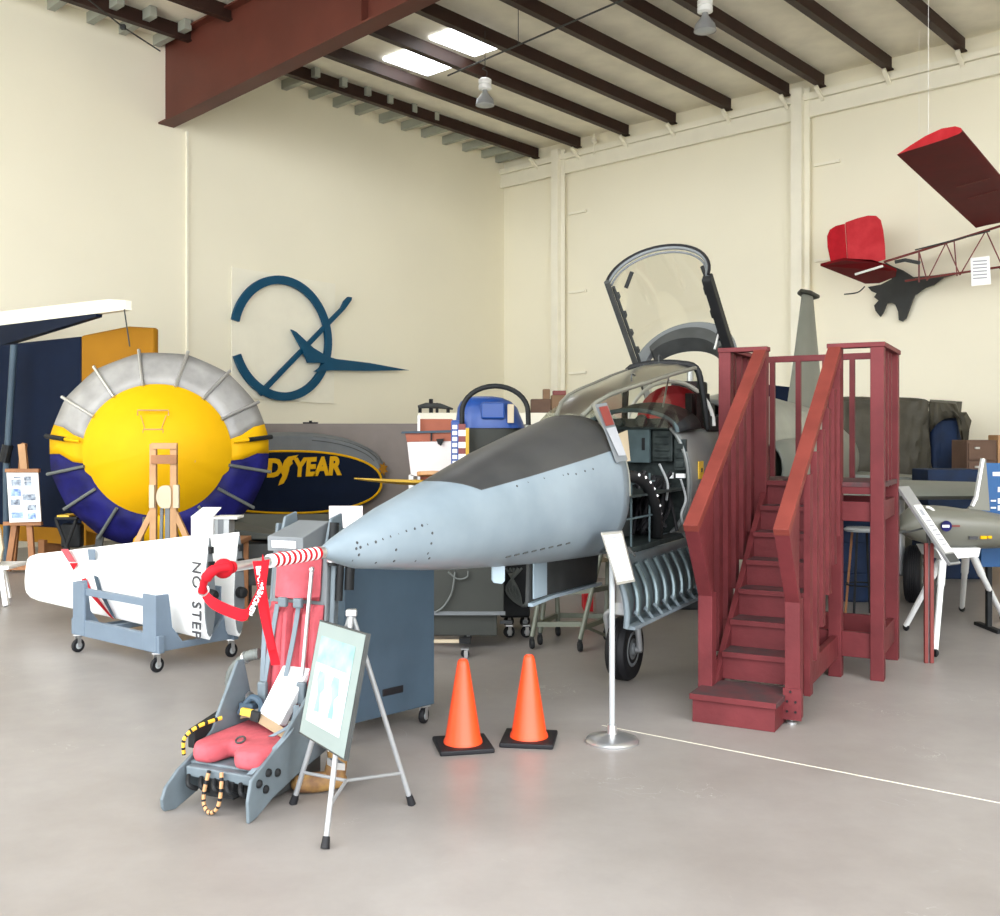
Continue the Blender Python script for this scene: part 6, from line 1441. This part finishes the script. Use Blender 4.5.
# ================================================================ HIGH BAY LAMPS AND CONDUIT
lp1 = P(485,90,17.0); lp2 = P(705,13,14.3)
def lamp(p, label):
    t = root('high_bay_lamp', label, 'ceiling lamp', p, 'high bay lamps')
    mb = MB(); mb.lathe([(.09,0),(.13,.02),(.13,.10),(.10,.12),(.13,.14),(.13,.22),(.09,.25),(.03,.26)], n=20); mb.build('ballast', M['white'], t, smooth=True)
    mb = MB(); mb.lathe([(.05,0),(.06,-.06),(.10,-.12),(.17,-.22),(.19,-.34),(.185,-.34),(.165,-.22),(.09,-.12),(.04,-.06)], n=28, caps=False); mb.build('reflector', M['alu'], t, smooth=True)
    mb = MB(); mb.lathe([(.18,-.335),(.12,-.36),(.01,-.37)], n=24, caps=False); mb.build('lens', M['seat_light'], t, smooth=True)
    mb = MB(); mb.tube(bez([(0,0,.26),(.04,0,.34),(.03,0,.42),(-.05,0,.47),(0,0,.5)],5), .010, 6); mb.tube([(0,0,.5),(0,0,(CH-p.z)/.75)], .008, 6); mb.build('hanger_hook', M['dkgrey'], t, smooth=True)
    t.scale = (.82,.82,.75)
    return t
L1 = lamp(lp1, 'white high bay lamp hanging below the skylights, left of the two'); L2 = dup(L1, lp2, None, 'high bay lamp near the top edge of the photo, right of the two')
for ch in L2.children: pass
ca = P(470,66,17.0); cb = P(660,-4,13.9); cb.z = ca.z
mb = MB(); dirc = (cb-ca).normalized(); mb.tube([ca-dirc*.6, cb+dirc*9], .014, 6)
for k in range(6): p = ca+dirc*(1.2+k*2.2); mb.tube([p, Vector((p.x,p.y,CH))], .006, 5)
tag(recenter(mb.build('ceiling_conduit', M['dkgrey']), ca), 'thin grey conduit running under the roof purlins past the left lamp', 'conduit')
ca = P(84,-4,14.8); cb = P(160,51,17.6); mb = MB(); mb.tube([ca-(cb-ca)*2, ca, P(123,27,16.1), cb], .012, 6); mb.obox(P(123,27,16.1),(1,0,0),(0,1,0),UP,.07,.07,.07)
tag(recenter(mb.build('roof_cable', M['dkgrey']), cb), 'thin dark cable slanting from the roof to the girder end at upper left', 'cable')
# small fittings on the back wall ledger
q_ = WBp(594,143,.2); mb = MB(); mb.lathe([(.05,0),(.07,.05),(.04,.12)], q_, UP, 12); mb.tube([q_-V(0,0,.25), q_+V(0,0,.2)], .02, 6); one(mb,'wall_fitting',M['cream_trim'],'small cream pipe fitting on the ledger right of the left pilaster','fitting')
# dark screen beyond the stairs and the yellow jet marking card
Yn = 15.3; t = root('dark_monitor', 'small dark navy board on a pole seen between the stair rails', 'board', (P(779,400,Yn).x,Yn,0))
mb = MB(); mb.prism(pp(((767,384.5),(790,387),(787.5,408),(767,407)),Yn), (0,.03,0)); mb.build('panel', M['navy'], t, world=True)
a = P(772,407,Yn+.04); mb = MB(); mb.tube([a, V(a.x,a.y,0)], .015, 8); mb.lathe([(.15,0),(.15,.02)], (a.x,a.y,0), n=20); mb.build('pole', M['matt_black'], t, world=True)
# floor joint
ja = G(631,731); jb = G(1000,803); mb = MB(); dj = (jb-ja).normalized(); mb.beam(ja-dj*.2+V(0,0,.0005), jb+dj*6+V(0,0,.0005), .008, .001); trim(mb, M['cream_trim'])

# ================================================================ CAMERA, DAYLIGHT
cam = bpy.data.cameras.new('camera'); co = bpy.data.objects.new('camera', cam); col.objects.link(co)
co.location = (0,0,EYE); co.rotation_euler = (R(90),0,0); cam.sensor_width = 36; cam.sensor_fit = 'HORIZONTAL'; cam.lens = 36*F/1000; cam.shift_y = -(458-HY)/1000; cam.clip_start = .05; cam.clip_end = 200
bpy.context.scene.camera = co
w = bpy.data.worlds.new('sky'); bpy.context.scene.world = w; w.use_nodes = True; nt = w.node_tree
bg = nt.nodes['Background']; bg.inputs[0].default_value = (.94,.97,1.0,1); bg.inputs[1].default_value = 8.2
try: w.cycles.sampling_method = 'MANUAL'; w.cycles.sample_map_resolution = 64
except Exception: pass
# daylight enters through the open hangar front behind the camera; the portal only guides the sampling of that sky
l = bpy.data.lights.new('daylight_door', 'AREA'); l.shape = 'RECTANGLE'; l.size = 34; l.size_y = 8.6; l.energy = 1; l.cycles.is_portal = True
o = bpy.data.objects.new('daylight_door', l); col.objects.link(o); o.location = (-5.5,-.9,4.2); o.rotation_euler = Vector((0,1,0)).to_track_quat('-Z','Y').to_euler()
# sun added to brighten the ceiling by apron bounce; never enters the door
l = bpy.data.lights.new('sun', 'SUN'); l.energy = 9; l.angle = R(.6); l.color = (1,.97,.92)
o = bpy.data.objects.new('sun', l); col.objects.link(o); o.location = (10,0,30); o.rotation_euler = Vector((-.35,-.25,-.9)).to_track_quat('-Z','Y').to_euler()
# high bay lamps give a weak warm light
for p in (lp1, lp2):
    l = bpy.data.lights.new('lamp_light', 'SPOT'); l.energy = 60; l.color = (1,.93,.8); l.spot_size = R(110); l.shadow_soft_size = .15
    o = bpy.data.objects.new('lamp_light', l); col.objects.link(o); o.location = p+V(0,0,-.42)
sc = bpy.context.scene
sc.view_settings.view_transform = 'Standard'; sc.view_settings.look = 'None'; sc.view_settings.exposure = -0.18; sc.view_settings.gamma = 1.0; sc.view_settings.use_curve_mapping = False
sc.cycles.use_denoising = True
sc.cycles.max_bounces = 8; sc.cycles.diffuse_bounces = 6; sc.cycles.glossy_bounces = 3; sc.cycles.transparent_max_bounces = 10; sc.cycles.sample_clamp_indirect = 8; sc.cycles.caustics_reflective = False; sc.cycles.caustics_refractive = False
